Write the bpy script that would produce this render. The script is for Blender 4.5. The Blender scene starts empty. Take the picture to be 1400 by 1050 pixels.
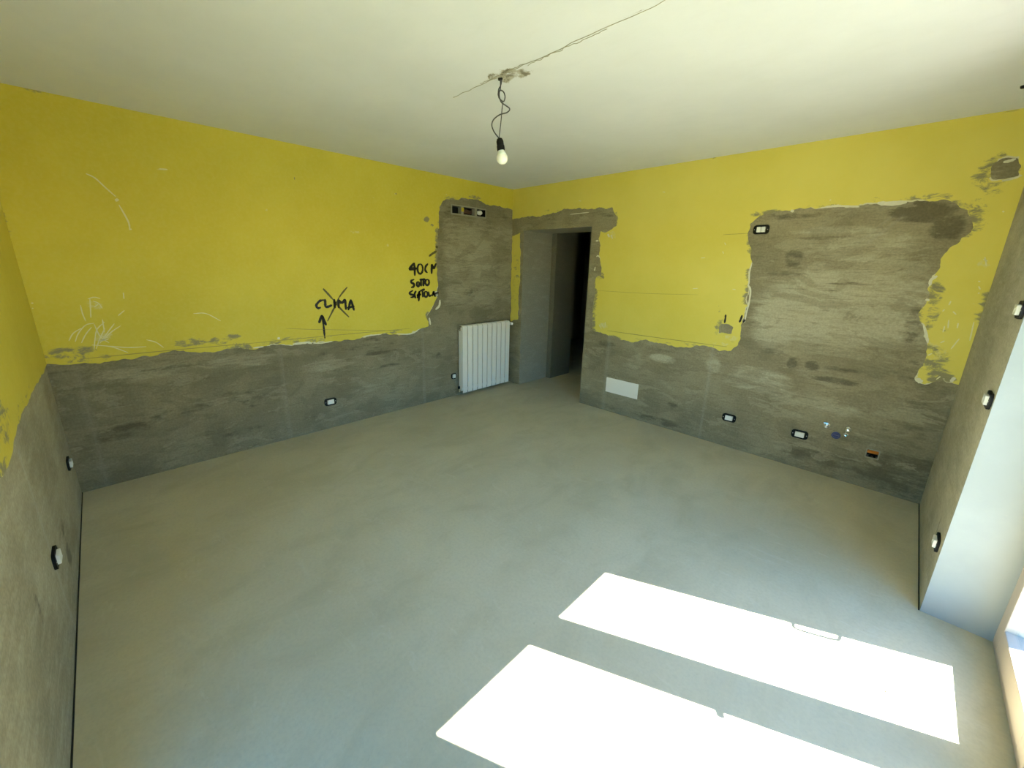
import bpy, bmesh, math, random
import numpy as np
from mathutils import Vector, Matrix

# ------------------------------------------------------------------ camera, light, exposure
SC = bpy.context.scene
COL = SC.collection
F_PX, CAM_ROT, CAM_POS = 546.633, (1.30882, -0.02021, 0.78937), (4.0925, -4.19582, 1.70945)
SHU, SHV = -9.993, -15.639            # principal point offset of the cropped photograph (pixels of 1400 x 1050)
LB, LC, H = 4.547, 4.442, 2.70        # room: west wall length, north wall length, height

cam_d = bpy.data.cameras.new('camera')
cam_d.sensor_fit = 'HORIZONTAL'
cam_d.sensor_width = 36.0
cam_d.lens = F_PX / 1400.0 * 36.0
cam_d.shift_x = -SHU / 1400.0
cam_d.shift_y = SHV / 1400.0
cam_d.clip_start = 0.02
cam = bpy.data.objects.new('camera', cam_d)
cam.location = CAM_POS
cam.rotation_euler = CAM_ROT
COL.objects.link(cam)
SC.camera = cam

SUN_DIR = Vector((-1.0, -0.462, -1.278)).normalized()      # direction the sunlight travels
world = bpy.data.worlds.new('world')
SC.world = world
world.use_nodes = True
wn = world.node_tree
wn.nodes.clear()
wo = wn.nodes.new('ShaderNodeOutputWorld')
bg = wn.nodes.new('ShaderNodeBackground')
sky = wn.nodes.new('ShaderNodeTexSky')
sky.sky_type = 'NISHITA'
sky.sun_disc = False
sky.sun_elevation = math.asin(-SUN_DIR.z)
sky.sun_rotation = math.atan2(-SUN_DIR.x, -SUN_DIR.y)
sky.air_density = 1.0
sky.dust_density = 0.6
sky.ozone_density = 2.5
bg.inputs['Strength'].default_value = 0.42
hsv = wn.nodes.new('ShaderNodeHueSaturation')
hsv.inputs['Saturation'].default_value = 1.75
wn.links.new(sky.outputs[0], hsv.inputs['Color'])
wn.links.new(hsv.outputs[0], bg.inputs[0])
wn.links.new(bg.outputs[0], wo.inputs[0])

sun_d = bpy.data.lights.new('sun', 'SUN')
sun_d.energy = 26.0
sun_d.angle = 0.0055
sun_d.color = (1.0, 0.945, 0.865)
sun = bpy.data.objects.new('sun', sun_d)
sun.rotation_euler = SUN_DIR.to_track_quat('-Z', 'Y').to_euler()
sun.location = (9, 1, 8)
COL.objects.link(sun)

SC.view_settings.view_transform = 'Standard'
SC.view_settings.look = 'None'
SC.view_settings.gamma = 1.0
SC.view_settings.use_curve_mapping = False
SC.view_settings.exposure = 2.15
SC.cycles.max_bounces = 16
SC.cycles.diffuse_bounces = 10
SC.cycles.transparent_max_bounces = 12
SC.cycles.sample_clamp_indirect = 8.0

# ------------------------------------------------------------------ pixel -> surface helpers
def _rot():
    rx, ry, rz = CAM_ROT
    cx, sx, cy, sy, cz, sz = math.cos(rx), math.sin(rx), math.cos(ry), math.sin(ry), math.cos(rz), math.sin(rz)
    Rx = np.array([[1, 0, 0], [0, cx, -sx], [0, sx, cx]])
    Ry = np.array([[cy, 0, sy], [0, 1, 0], [-sy, 0, cy]])
    Rz = np.array([[cz, -sz, 0], [sz, cz, 0], [0, 0, 1]])
    return Rz @ Ry @ Rx
ROT = _rot()
CP = np.array(CAM_POS)
def hit(u, v, axis, val):
    d = ROT @ np.array([(u - 700 - SHU) / F_PX, -(v - 525 - SHV) / F_PX, -1.0])
    return CP + d * (val - CP[axis]) / d[axis]
def on_w(u, v):
    q = hit(u, v, 0, 0.0); return (q[1], q[2])
def on_n(u, v):
    q = hit(u, v, 1, 0.0); return (q[0], q[2])
def on_e(u, v):
    q = hit(u, v, 0, LC); return (q[1], q[2])
def on_s(u, v):
    q = hit(u, v, 1, -LB); return (q[0], q[2])
def on_c(u, v):
    q = hit(u, v, 2, H); return (q[0], q[1])
def on_f(u, v):
    q = hit(u, v, 2, 0.0); return (q[0], q[1])
MAPS = {                      # (s, t, n) -> world, n into the room; flip keeps normals facing the room
    'w': (lambda s, t, n: (n, s, t), False, on_w),
    'n': (lambda s, t, n: (s, -n, t), False, on_n),
    'e': (lambda s, t, n: (LC - n, s, t), True, on_e),
    's': (lambda s, t, n: (s, -LB + n, t), True, on_s),
    'c': (lambda s, t, n: (s, t, H - n), True, on_c),
    'f': (lambda s, t, n: (s, t, n), False, on_f),
}

# ------------------------------------------------------------------ numpy noise
_rng = np.random.RandomState(7)
_LAT = _rng.rand(256, 256)
def vnoise(x, y):
    xi = np.floor(x).astype(int); yi = np.floor(y).astype(int)
    fx = x - xi; fy = y - yi
    fx = fx * fx * (3 - 2 * fx); fy = fy * fy * (3 - 2 * fy)
    a = _LAT[xi % 256, yi % 256]; b = _LAT[(xi + 1) % 256, yi % 256]
    c = _LAT[xi % 256, (yi + 1) % 256]; d = _LAT[(xi + 1) % 256, (yi + 1) % 256]
    return (a * (1 - fx) + b * fx) * (1 - fy) + (c * (1 - fx) + d * fx) * fy
def fbm(s, t, fs, ft, octv=4, seed=0, rough=0.5):
    s = np.asarray(s, float); t = np.asarray(t, float)
    r = np.zeros_like(s); a = 1.0; tot = 0.0
    for k in range(octv):
        r += a * vnoise(s * fs * 2 ** k + 17.3 * seed + 5.1 * k + 40, t * ft * 2 ** k + 9.7 * seed + 3.7 * k + 40)
        tot += a; a *= rough
    return r / tot
def smooth(a, b, x):
    t = np.clip((x - a) / (b - a), 0, 1); return t * t * (3 - 2 * t)

def frac_poly(pts, amp=0.10, mn=0.012, seed=1, fixed=lambda a, b: False):
    """roughen a closed polygon by midpoint displacement"""
    r = random.Random(seed)
    out = list(pts)
    for lev in range(5):
        new = []
        for i in range(len(out)):
            a, b = out[i], out[(i + 1) % len(out)]
            new.append(a)
            L = math.hypot(b[0] - a[0], b[1] - a[1])
            if L > mn * 2 and not fixed(a, b):
                k = r.uniform(-1, 1) * min(amp * L, 0.012)
                nx, ny = -(b[1] - a[1]) / L, (b[0] - a[0]) / L
                new.append(((a[0] + b[0]) / 2 + nx * k, (a[1] + b[1]) / 2 + ny * k))
            elif L > 0.3:
                new.append(((a[0] + b[0]) / 2, (a[1] + b[1]) / 2))
        out = new
    return out
def sdf_poly(S, T, poly):
    """signed distance, positive inside"""
    P = np.array(poly); Q = np.roll(P, -1, axis=0)
    d2 = np.full(S.shape, 1e9); ins = np.zeros(S.shape, bool)
    for (ax, ay), (bx, by) in zip(P, Q):
        ex, ey = bx - ax, by - ay
        L2 = ex * ex + ey * ey + 1e-12
        h = np.clip(((S - ax) * ex + (T - ay) * ey) / L2, 0, 1)
        dx = S - ax - ex * h; dy = T - ay - ey * h
        np.minimum(d2, dx * dx + dy * dy, out=d2)
        if abs(ey) > 1e-12:
            c = ((ay > T) != (by > T)) & (S < ex * (T - ay) / ey + ax)
            ins ^= c
    d = np.sqrt(d2)
    return np.where(ins, d, -d)
def blobs(s, t, lst):
    """soft weights: (cs, ct, rs, rt, weight[, angle])"""
    w = np.zeros_like(s)
    for b in lst:
        cs, ct, rs, rt, k = b[:5]
        an = b[5] if len(b) > 5 else 0.0
        ds, dt = s - cs, t - ct
        x = (ds * math.cos(an) + dt * math.sin(an)) / rs
        y = (-ds * math.sin(an) + dt * math.cos(an)) / rt
        w = np.maximum(w, k * (1 - smooth(0.35, 1.15, np.sqrt(x * x + y * y))))
    return w
def pxb(wall, lst):
    """blob list given by pixel centre, radii in metres"""
    f = MAPS[wall][2]
    return [tuple(f(b[0], b[1])) + tuple(b[2:]) for b in lst]

# ------------------------------------------------------------------ materials
def rgb(r, g, b):
    return (r, g, b, 1.0)
class NT:
    def __init__(s, name):
        s.m = bpy.data.materials.new(name); s.m.use_nodes = True
        s.t = s.m.node_tree; s.t.nodes.clear()
        s.out = s.t.nodes.new('ShaderNodeOutputMaterial')
        s.bs = s.t.nodes.new('ShaderNodeBsdfPrincipled')
        s.t.links.new(s.bs.outputs[0], s.out.inputs[0])
        s._c = None
    def n(s, typ, **kw):
        x = s.t.nodes.new(typ)
        for k, v in kw.items(): setattr(x, k, v)
        return x
    def put(s, sock, v):
        if hasattr(v, 'is_output'): s.t.links.new(v, sock)
        else: sock.default_value = v
    def coord(s, scale=(1, 1, 1), loc=(0, 0, 0)):
        if s._c is None: s._c = s.n('ShaderNodeTexCoord').outputs['Object']
        mp = s.n('ShaderNodeMapping'); mp.inputs['Scale'].default_value = scale; mp.inputs['Location'].default_value = loc
        s.t.links.new(s._c, mp.inputs['Vector'])
        return mp.outputs[0]
    def noise(s, scale, detail=5, rough=0.55, sc=(1, 1, 1), loc=(0, 0, 0), dist=0.0):
        x = s.n('ShaderNodeTexNoise')
        s.t.links.new(s.coord(sc, loc), x.inputs['Vector'])
        x.inputs['Scale'].default_value = scale; x.inputs['Detail'].default_value = detail
        x.inputs['Roughness'].default_value = rough; x.inputs['Distortion'].default_value = dist
        return x.outputs['Fac']
    def math(s, op, a, b=0.0, c=0.0):
        x = s.n('ShaderNodeMath', operation=op)
        s.put(x.inputs[0], a); s.put(x.inputs[1], b); s.put(x.inputs[2], c)
        return x.outputs[0]
    def step(s, a, b, v, lo=0.0, hi=1.0):
        x = s.n('ShaderNodeMapRange', interpolation_type='SMOOTHSTEP')
        s.put(x.inputs['Value'], v)
        x.inputs['From Min'].default_value = a; x.inputs['From Max'].default_value = b
        x.inputs['To Min'].default_value = lo; x.inputs['To Max'].default_value = hi
        return x.outputs[0]
    def mix(s, f, a, b):
        x = s.n('ShaderNodeMix', data_type='RGBA')
        s.put(x.inputs['Factor'], f); s.put(x.inputs[6], a); s.put(x.inputs[7], b)
        return x.outputs[2]
    def attr(s, name):
        a = s.n('ShaderNodeAttribute', attribute_name=name)
        sp = s.n('ShaderNodeSeparateColor')
        s.t.links.new(a.outputs['Color'], sp.inputs[0])
        return sp.outputs
    def bump(s, h, strength=0.3, dist=0.01):
        b = s.n('ShaderNodeBump'); b.inputs['Strength'].default_value = strength; b.inputs['Distance'].default_value = dist
        s.put(b.inputs['Height'], h)
        s.t.links.new(b.outputs[0], s.bs.inputs['Normal'])
    def col(s, v): s.put(s.bs.inputs['Base Color'], v)
    def rough(s, v): s.put(s.bs.inputs['Roughness'], v)

def plain(name, c, rough=0.5, metal=0.0, var=0.06, scale=30):
    k = NT(name)
    f = k.noise(scale, 3)
    k.col(k.mix(f, rgb(*[x * (1 - var) for x in c]), rgb(*[min(1, x * (1 + var)) for x in c])))
    k.rough(rough); k.bs.inputs['Metallic'].default_value = metal
    return k.m

# plaster colours
P_MID, P_DARK, P_LIGHT = (0.235, 0.205, 0.125), (0.135, 0.115, 0.068), (0.395, 0.362, 0.255)
def plaster(name, axis, mul=1.0, streak=1.0, tint=(1, 1, 1)):
    """cement plaster with trowel streaks along the wall; 'mask' attribute: R darker, G paler, B groove"""
    k = NT(name)
    h = {'x': (1, 1, 5.5), 'y': (1, 1, 5.5)}[axis]
    m = k.attr('mask')
    cloud = k.noise(1.7, 5, 0.6)
    st = k.noise(3.4, 10, 0.74, sc=h, dist=0.3)
    st2 = k.noise(4.0, 10, 0.76, sc=h, loc=(3.1, 7.2, 1.3), dist=0.5)
    st3 = k.noise(7.0, 8, 0.7, sc=(1, 1, 9), loc=(1.7, 2.9, 6.1), dist=0.3)
    spot = k.noise(19, 6, 0.7, loc=(8.3, 1.1, 4.4))
    blot = k.math('MULTIPLY_ADD', k.noise(6.5, 9, 0.72, sc=(1, 1, 1.8), loc=(2.2, 5.1, 0.4)), 0.55, k.math('MULTIPLY', st, 0.45))
    grain = k.noise(70, 4, 0.6)
    mul3 = lambda c: rgb(*[x * mul * y for x, y in zip(c, tint)])
    base = k.mix(k.step(0.3, 0.72, cloud), mul3((0.200, 0.172, 0.105)), mul3((0.295, 0.258, 0.165)))
    base = k.mix(k.step(0.50, 0.74, st, 0, 0.42 * streak), base, mul3(P_DARK))
    base = k.mix(k.step(0.52, 0.74, st2, 0, 0.30 * streak), base, mul3(P_LIGHT))
    wet = k.step(0.525, 0.55, k.noise(2.3, 9, 0.66, sc=(1, 1, 2.4), loc=(5.5, 0.7, 3.3), dist=0.7), 0, 0.32 * streak)
    dry = k.step(0.57, 0.60, k.noise(3.1, 9, 0.66, sc=(1, 1, 3.0), loc=(0.9, 6.6, 2.1), dist=0.7), 0, 0.45 * streak)
    li = k.step(0.28, 0.66, k.math('ADD', k.math('MULTIPLY', m[1], 0.62), k.math('MULTIPLY', k.math('SUBTRACT', st2, 0.5), 0.9)))
    base = k.mix(k.math('MULTIPLY', li, 0.35 + 0.65 * streak), base, mul3(P_LIGHT))
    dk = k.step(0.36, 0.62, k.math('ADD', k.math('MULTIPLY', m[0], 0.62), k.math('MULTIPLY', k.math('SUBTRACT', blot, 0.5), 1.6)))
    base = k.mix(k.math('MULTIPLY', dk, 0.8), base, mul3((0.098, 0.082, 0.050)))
    base = k.mix(wet, base, mul3((0.150, 0.128, 0.078)))
    base = k.mix(dry, base, mul3((0.335, 0.302, 0.205)))
    base = k.mix(k.step(0.55, 0.63, st3, 0, 0.34 * streak), base, mul3(P_DARK))
    base = k.mix(k.step(0.64, 0.76, spot, 0, 0.30 * streak), base, mul3(P_DARK))
    base = k.mix(k.math('MULTIPLY', m[2], 0.7), base, mul3((0.33, 0.31, 0.24)))
    gr = k.mix(k.step(0.25, 0.75, grain), rgb(0.87, 0.87, 0.87), rgb(1.13, 1.13, 1.13))
    x = k.n('ShaderNodeMix', data_type='RGBA', blend_type='MULTIPLY'); x.inputs['Factor'].default_value = 1.0
    k.t.links.new(base, x.inputs[6]); k.t.links.new(gr, x.inputs[7])
    k.col(x.outputs[2]); k.rough(0.92)
    k.bump(k.math('ADD', k.math('MULTIPLY', st, 0.7), k.math('MULTIPLY', grain, 0.25)), 0.15 + 0.3 * streak, 0.006)
    return k.m
def paint(name, axis, c0=(0.59, 0.485, 0.042), c1=(0.65, 0.545, 0.062)):
    """old mustard-yellow wall paint; 'mask': R grey plaster smear, G pale scuffs, B broken white rim"""
    k = NT(name)
    m = k.attr('mask')
    cl = k.noise(1.1, 4, 0.6)
    fine = k.noise(45, 5, 0.65)
    sm = k.noise(11, 8, 0.72, sc=(1, 1, 1.8), dist=0.5)
    sc_ = k.noise(24, 6, 0.7)
    base = k.mix(k.step(0.3, 0.7, cl), rgb(*c0), rgb(*c1))
    base = k.mix(k.step(0.35, 0.75, fine, 0, 0.22), base, rgb(0.70, 0.62, 0.16))
    pale = k.step(0.45, 0.60, k.math('ADD', k.math('MULTIPLY', m[1], 0.6), k.math('MULTIPLY', k.math('SUBTRACT', sc_, 0.5), 1.0)))
    base = k.mix(k.math('MULTIPLY', pale, 0.65), base, rgb(0.66, 0.62, 0.30))
    gs = k.step(0.40, 0.58, k.math('ADD', k.math('MULTIPLY', m[0], 0.65), k.math('MULTIPLY', k.math('SUBTRACT', sm, 0.5), 1.1)))
    base = k.mix(k.math('MULTIPLY', gs, 0.9), base, rgb(0.215, 0.195, 0.125))
    rim = k.step(0.45, 0.55, k.math('ADD', k.math('MULTIPLY', m[2], 0.6), k.math('MULTIPLY', k.math('SUBTRACT', sc_, 0.5), 0.8)))
    base = k.mix(rim, base, rgb(0.66, 0.62, 0.42))
    k.col(base); k.rough(0.7)
    k.bump(k.math('ADD', k.math('MULTIPLY', fine, 0.4), k.math('MULTIPLY', sm, 0.4)), 0.18, 0.006)
    return k.m
M = {}
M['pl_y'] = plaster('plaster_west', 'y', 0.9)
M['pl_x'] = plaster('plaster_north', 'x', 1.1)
M['pl_e'] = plaster('plaster_east', 'y', 1.75, 0.15, (0.95, 1.0, 1.16))
M['pl_s'] = plaster('plaster_south', 'x', 1.3, 0.25, (0.98, 1.0, 1.05))
M['paint'] = paint('yellow_paint', 'y')
M['paint_n'] = paint('lit_yellow_paint', 'x', (0.665, 0.56, 0.085), (0.73, 0.625, 0.125))  # paler copy of the yellow, the north wall's stronger light painted in
M['pl_c'] = plaster('plaster_corridor', 'x', 0.6, 0.5)  # same plaster darkened, the corridor's shade put into its colour
M['chip'] = plain('white_filler', (0.70, 0.67, 0.52), 0.8, 0, 0.12, 60)
M['scratch'] = plain('scratched_paint', (0.72, 0.68, 0.40), 0.8, 0, 0.1, 40)
M['marker'] = plain('black_marker', (0.006, 0.005, 0.004), 0.6, 0, 0.2, 50)
M['marker2'] = plain('faded_marker', (0.10, 0.085, 0.02), 0.55, 0, 0.25, 50)
M['white'] = plain('white_plastic', (0.78, 0.78, 0.75), 0.35, 0, 0.03)
M['enamel'] = plain('white_enamel', (0.88, 0.84, 0.76), 0.35, 0, 0.02)
M['black'] = plain('black_plastic', (0.004, 0.004, 0.0045), 0.6, 0, 0.2)
M['black'].node_tree.nodes['Principled BSDF'].inputs['Specular IOR Level'].default_value = 0.25
M['chrome'] = plain('chrome', (0.82, 0.82, 0.80), 0.12, 1.0, 0.03)
M['blue'] = plain('blue_plastic', (0.006, 0.02, 0.12), 0.4)
M['orange'] = plain('orange_conduit', (0.62, 0.20, 0.02), 0.5)
M['copper'] = plain('brown_conduit', (0.10, 0.055, 0.035), 0.5)
M['filler'] = plain('grey_filler', (0.30, 0.28, 0.21), 0.9, 0, 0.15)
M['tape'] = plain('yellow_tape', (0.55, 0.42, 0.02), 0.6)
M['cable'] = plain('grey_cable', (0.06, 0.06, 0.065), 0.45)
M['frame'] = plain('cream_frame', (0.46, 0.385, 0.32), 0.45, 0, 0.05, 8)
M['strip'] = plain('dark_edge_strip', (0.03, 0.028, 0.022), 0.9)
M['crack'] = plain('crack_line', (0.40, 0.38, 0.30), 0.9, 0, 0.3, 40)  # dull grey-brown tone of the hairline crack
M['steel'] = plain('steel', (0.5, 0.5, 0.5), 0.35, 1.0)
M['opal'] = plain('opal_bulb', (0.90, 0.90, 0.86), 0.25, 0, 0.01)
M['opal'].node_tree.nodes['Principled BSDF'].inputs['Subsurface Weight'].default_value = 0.2

k = NT('cement_screed')                                # floor
c1 = k.noise(0.9, 6, 0.6); c2 = k.noise(3.5, 7, 0.65, sc=(1, 0.55, 1), dist=0.6); c3 = k.noise(60, 5, 0.6)
sw = k.noise(9, 7, 0.7, sc=(0.5, 1.4, 1), loc=(4, 2, 0), dist=0.9)
b = k.mix(k.step(0.3, 0.7, c1), rgb(0.50, 0.455, 0.31), rgb(0.58, 0.535, 0.375))
b = k.mix(k.step(0.42, 0.72, c2, 0, 0.6), b, rgb(0.42, 0.385, 0.255))
b = k.mix(k.step(0.55, 0.72, sw, 0, 0.4), b, rgb(0.62, 0.59, 0.45))
b = k.mix(k.step(0.66, 0.74, k.noise(26, 5, 0.7), 0, 0.35), b, rgb(0.27, 0.25, 0.18))
b = k.mix(k.step(0.35, 0.8, c3, 0, 0.3), b, rgb(0.36, 0.34, 0.26))
k.col(b); k.rough(0.82)
k.bump(k.math('ADD', k.math('MULTIPLY', c3, 0.25), k.math('MULTIPLY', c2, 0.8)), 0.25, 0.006)
M['floor'] = k.m

k = NT('white_ceiling')
m = k.attr('mask')
c1 = k.noise(1.4, 5, 0.6); c2 = k.noise(14, 6, 0.7, dist=0.4); c3 = k.noise(6, 5, 0.6, sc=(1, 2.5, 1))
b = k.mix(k.step(0.3, 0.7, c1), rgb(0.685, 0.70, 0.735), rgb(0.73, 0.745, 0.785))
b = k.mix(k.step(0.5, 0.75, c3, 0, 0.2), b, rgb(0.645, 0.66, 0.68))
gs = k.step(0.36, 0.58, k.math('ADD', k.math('MULTIPLY', m[0], 0.7), k.math('MULTIPLY', k.math('SUBTRACT', c2, 0.5), 1.7)))
b = k.mix(gs, b, k.mix(k.step(0.42, 0.56, k.noise(22, 5, 0.7)), rgb(0.20, 0.18, 0.13), rgb(0.44, 0.41, 0.34)))
cr = k.step(0.45, 0.6, k.math('ADD', k.math('MULTIPLY', m[1], 0.6), k.math('MULTIPLY', k.math('SUBTRACT', c2, 0.5), 0.9)))
b = k.mix(k.math('MULTIPLY', cr, 0.75), b, rgb(0.22, 0.20, 0.15))
k.col(b); k.rough(0.9)
k.bump(k.math('ADD', c2, k.math('MULTIPLY', c3, 0.5)), 0.12, 0.006)
M['ceil'] = k.m

k = NT('white_reveal')
c1 = k.noise(2.0, 5, 0.6); c2 = k.noise(30, 5, 0.7)
b = k.mix(k.step(0.3, 0.7, c1), rgb(0.31, 0.33, 0.31), rgb(0.355, 0.375, 0.355))
b = k.mix(k.step(0.66, 0.74, c2, 0, 0.35), b, rgb(0.40, 0.39, 0.34))
k.col(b); k.rough(0.9); k.bump(c2, 0.15, 0.004)
M['reveal'] = k.m

k = NT('window_glass')                                 # thin clear pane
tr = k.n('ShaderNodeBsdfTransparent'); tr.inputs[0].default_value = rgb(0.93, 0.96, 0.95)
gl = k.n('ShaderNodeBsdfGlossy'); gl.inputs['Roughness'].default_value = 0.02
mx = k.n('ShaderNodeMixShader'); mx.inputs[0].default_value = 0.07
k.t.links.new(tr.outputs[0], mx.inputs[1]); k.t.links.new(gl.outputs[0], mx.inputs[2]); k.t.links.new(mx.outputs[0], k.out.inputs[0])
M['glass'] = k.m
M['balc'] = plain('balcony_concrete', (0.26, 0.25, 0.22), 0.9, 0, 0.15, 6)
M['ground'] = plain('garden_ground', (0.14, 0.16, 0.07), 0.95, 0, 0.35, 1.5)
M['crumb'] = plain('plaster_crumb', (0.30, 0.28, 0.22), 0.9, 0, 0.2)

# ------------------------------------------------------------------ mesh helpers
def link(name, me, mat, parent=None, smooth_=False):
    o = bpy.data.objects.new(name, me)
    COL.objects.link(o)
    if mat is not None:
        for mm in (mat if isinstance(mat, (list, tuple)) else [mat]): me.materials.append(mm)
    if parent is not None: o.parent = parent
    if smooth_:
        for p in me.polygons: p.use_smooth = True
    return o
def obj(name, bm, mat, parent=None, smooth_=False):
    me = bpy.data.meshes.new(name)
    bmesh.ops.recalc_face_normals(bm, faces=bm.faces)
    bm.to_mesh(me); bm.free()
    return link(name, me, mat, parent, smooth_)
def thing(name, label, cat, loc=(0, 0, 0), rot=(0, 0, 0), group=None):
    o = bpy.data.objects.new(name, None)
    o.empty_display_size = 0.05
    o.location = loc; o.rotation_euler = rot
    COL.objects.link(o)
    tag(o, label, cat, group)
    return o
def tag(o, label, cat, group=None):
    o['label'] = label; o['category'] = cat
    if group: o['group'] = group
    return o
def struct(o, label=None):
    o['kind'] = 'structure'
    if label: o['label'] = label
    return o
def bx(bm, x0, x1, y0, y1, z0, z1, bevel=0.0, seg=2):
    r = bmesh.ops.create_cube(bm, size=1.0)
    vs = r['verts']
    bmesh.ops.scale(bm, vec=(abs(x1 - x0), abs(y1 - y0), abs(z1 - z0)), verts=vs)
    bmesh.ops.translate(bm, vec=((x0 + x1) / 2, (y0 + y1) / 2, (z0 + z1) / 2), verts=vs)
    if bevel > 0:
        es = list({e for v in vs for e in v.link_edges})
        bmesh.ops.bevel(bm, geom=es, offset=bevel, segments=seg, affect='EDGES', profile=0.6)
    return bm
def cyl(bm, p0, p1, r0, r1=None, seg=16):
    r1 = r0 if r1 is None else r1
    p0, p1 = Vector(p0), Vector(p1)
    d = p1 - p0
    mat = Matrix.Translation((p0 + p1) / 2) @ d.to_track_quat('Z', 'Y').to_matrix().to_4x4()
    bmesh.ops.create_cone(bm, cap_ends=True, segments=seg, radius1=r0, radius2=r1, depth=d.length, matrix=mat)
    return bm
def lathe(bm, prof, seg=24, mat=Matrix()):
    """profile of (radius, height), spun about z"""
    rings = []
    for r, z in prof:
        if r < 1e-6: rings.append([bm.verts.new(mat @ Vector((0, 0, z)))])
        else: rings.append([bm.verts.new(mat @ Vector((r * math.cos(2 * math.pi * i / seg), r * math.sin(2 * math.pi * i / seg), z))) for i in range(seg)])
    for a, b in zip(rings, rings[1:]):
        for i in range(seg):
            j = (i + 1) % seg
            if len(a) == 1 and len(b) == 1: continue
            if len(a) == 1: bm.faces.new((a[0], b[i], b[j]))
            elif len(b) == 1: bm.faces.new((a[i], b[0], a[j]))
            else: bm.faces.new((a[i], b[i], b[j], a[j]))
    return bm
def catmull(pts, n=8):
    P = [Vector(p) for p in pts]
    P = [P[0] * 2 - P[1]] + P + [P[-1] * 2 - P[-2]]
    out = []
    for i in range(1, len(P) - 2):
        a, b, c, d = P[i - 1], P[i], P[i + 1], P[i + 2]
        for k_ in range(n):
            t = k_ / n
            out.append(0.5 * ((2 * b) + (c - a) * t + (2 * a - 5 * b + 4 * c - d) * t * t + (3 * b - a - 3 * c + d) * t ** 3))
    out.append(P[-2])
    return out
def tube(bm, pts, r, seg=8, rip=None):
    pts = [Vector(p) for p in pts]
    prev = None; up = Vector((0.31, 0.52, 0.79)).normalized()
    for i, p in enumerate(pts):
        t = (pts[min(i + 1, len(pts) - 1)] - pts[max(i - 1, 0)]).normalized()
        x = (up - t * up.dot(t)).normalized(); y = t.cross(x); up = x
        rr = r * (rip(i) if rip else 1.0)
        ring = [bm.verts.new(p + (x * math.cos(2 * math.pi * k_ / seg) + y * math.sin(2 * math.pi * k_ / seg)) * rr) for k_ in range(seg)]
        if prev:
            for k_ in range(seg):
                bm.faces.new((prev[k_], prev[(k_ + 1) % seg], ring[(k_ + 1) % seg], ring[k_]))
        else: bm.faces.new(ring[::-1])
        prev = ring
    bm.faces.new(prev)
    return bm
def mesh_np(name, verts, faces, mask=None):
    me = bpy.data.meshes.new(name)
    me.from_pydata([tuple(v) for v in verts], [], faces)
    if mask is not None:
        a = me.color_attributes.new('mask', 'FLOAT_COLOR', 'POINT')
        full = np.ones((len(verts), 4)); full[:, :3] = np.clip(mask, 0, 1)
        a.data.foreach_set('color', full.ravel())
    me.update()
    return me
def lines(a, b, step, extra=()):
    n = max(1, int(round((b - a) / step)))
    v = set(np.round(np.linspace(a, b, n + 1), 5)) | set(round(e, 5) for e in extra)
    v = sorted(v)
    out = [v[0]]
    ex = set(round(e, 5) for e in extra) | {round(a, 5), round(b, 5)}
    for q in v[1:]:
        if q - out[-1] < step * 0.35 and q not in ex: continue
        if q - out[-1] < step * 0.35 and q in ex and out[-1] not in ex: out[-1] = q; continue
        out.append(q)
    return np.array(out)
def wall_face(wall, us, vs, holes, disp, mask):
    """tessellated wall face with rectangular holes (s0,s1,t0,t1); disp(s,t)->n; mask(s,t)->(n,3)"""
    f, flip, _ = MAPS[wall]
    S, T = np.meshgrid(us, vs, indexing='ij')
    s, t = S.ravel(), T.ravel()
    nn = disp(s, t)
    for (s0, s1, t0, t1) in holes:
        on = (s >= s0 - 1e-4) & (s <= s1 + 1e-4) & (t >= t0 - 1e-4) & (t <= t1 + 1e-4)
        nn = np.where(on, 0.0, nn)
    x, y, z = f(s, t, nn)
    verts = np.stack([x + 0 * s, y + 0 * s, z + 0 * s], 1)
    nv = len(vs)
    faces = []
    for i in range(len(us) - 1):
        cu = (us[i] + us[i + 1]) / 2
        hs = [h for h in holes if h[0] < cu < h[1]]
        for j in range(nv - 1):
            if hs:
                cv = (vs[j] + vs[j + 1]) / 2
                if any(h[2] < cv < h[3] for h in hs): continue
            q = (i * nv + j, (i + 1) * nv + j, (i + 1) * nv + j + 1, i * nv + j + 1)
            faces.append(q[::-1] if flip else q)
    return verts, faces, mask(s, t)
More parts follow.
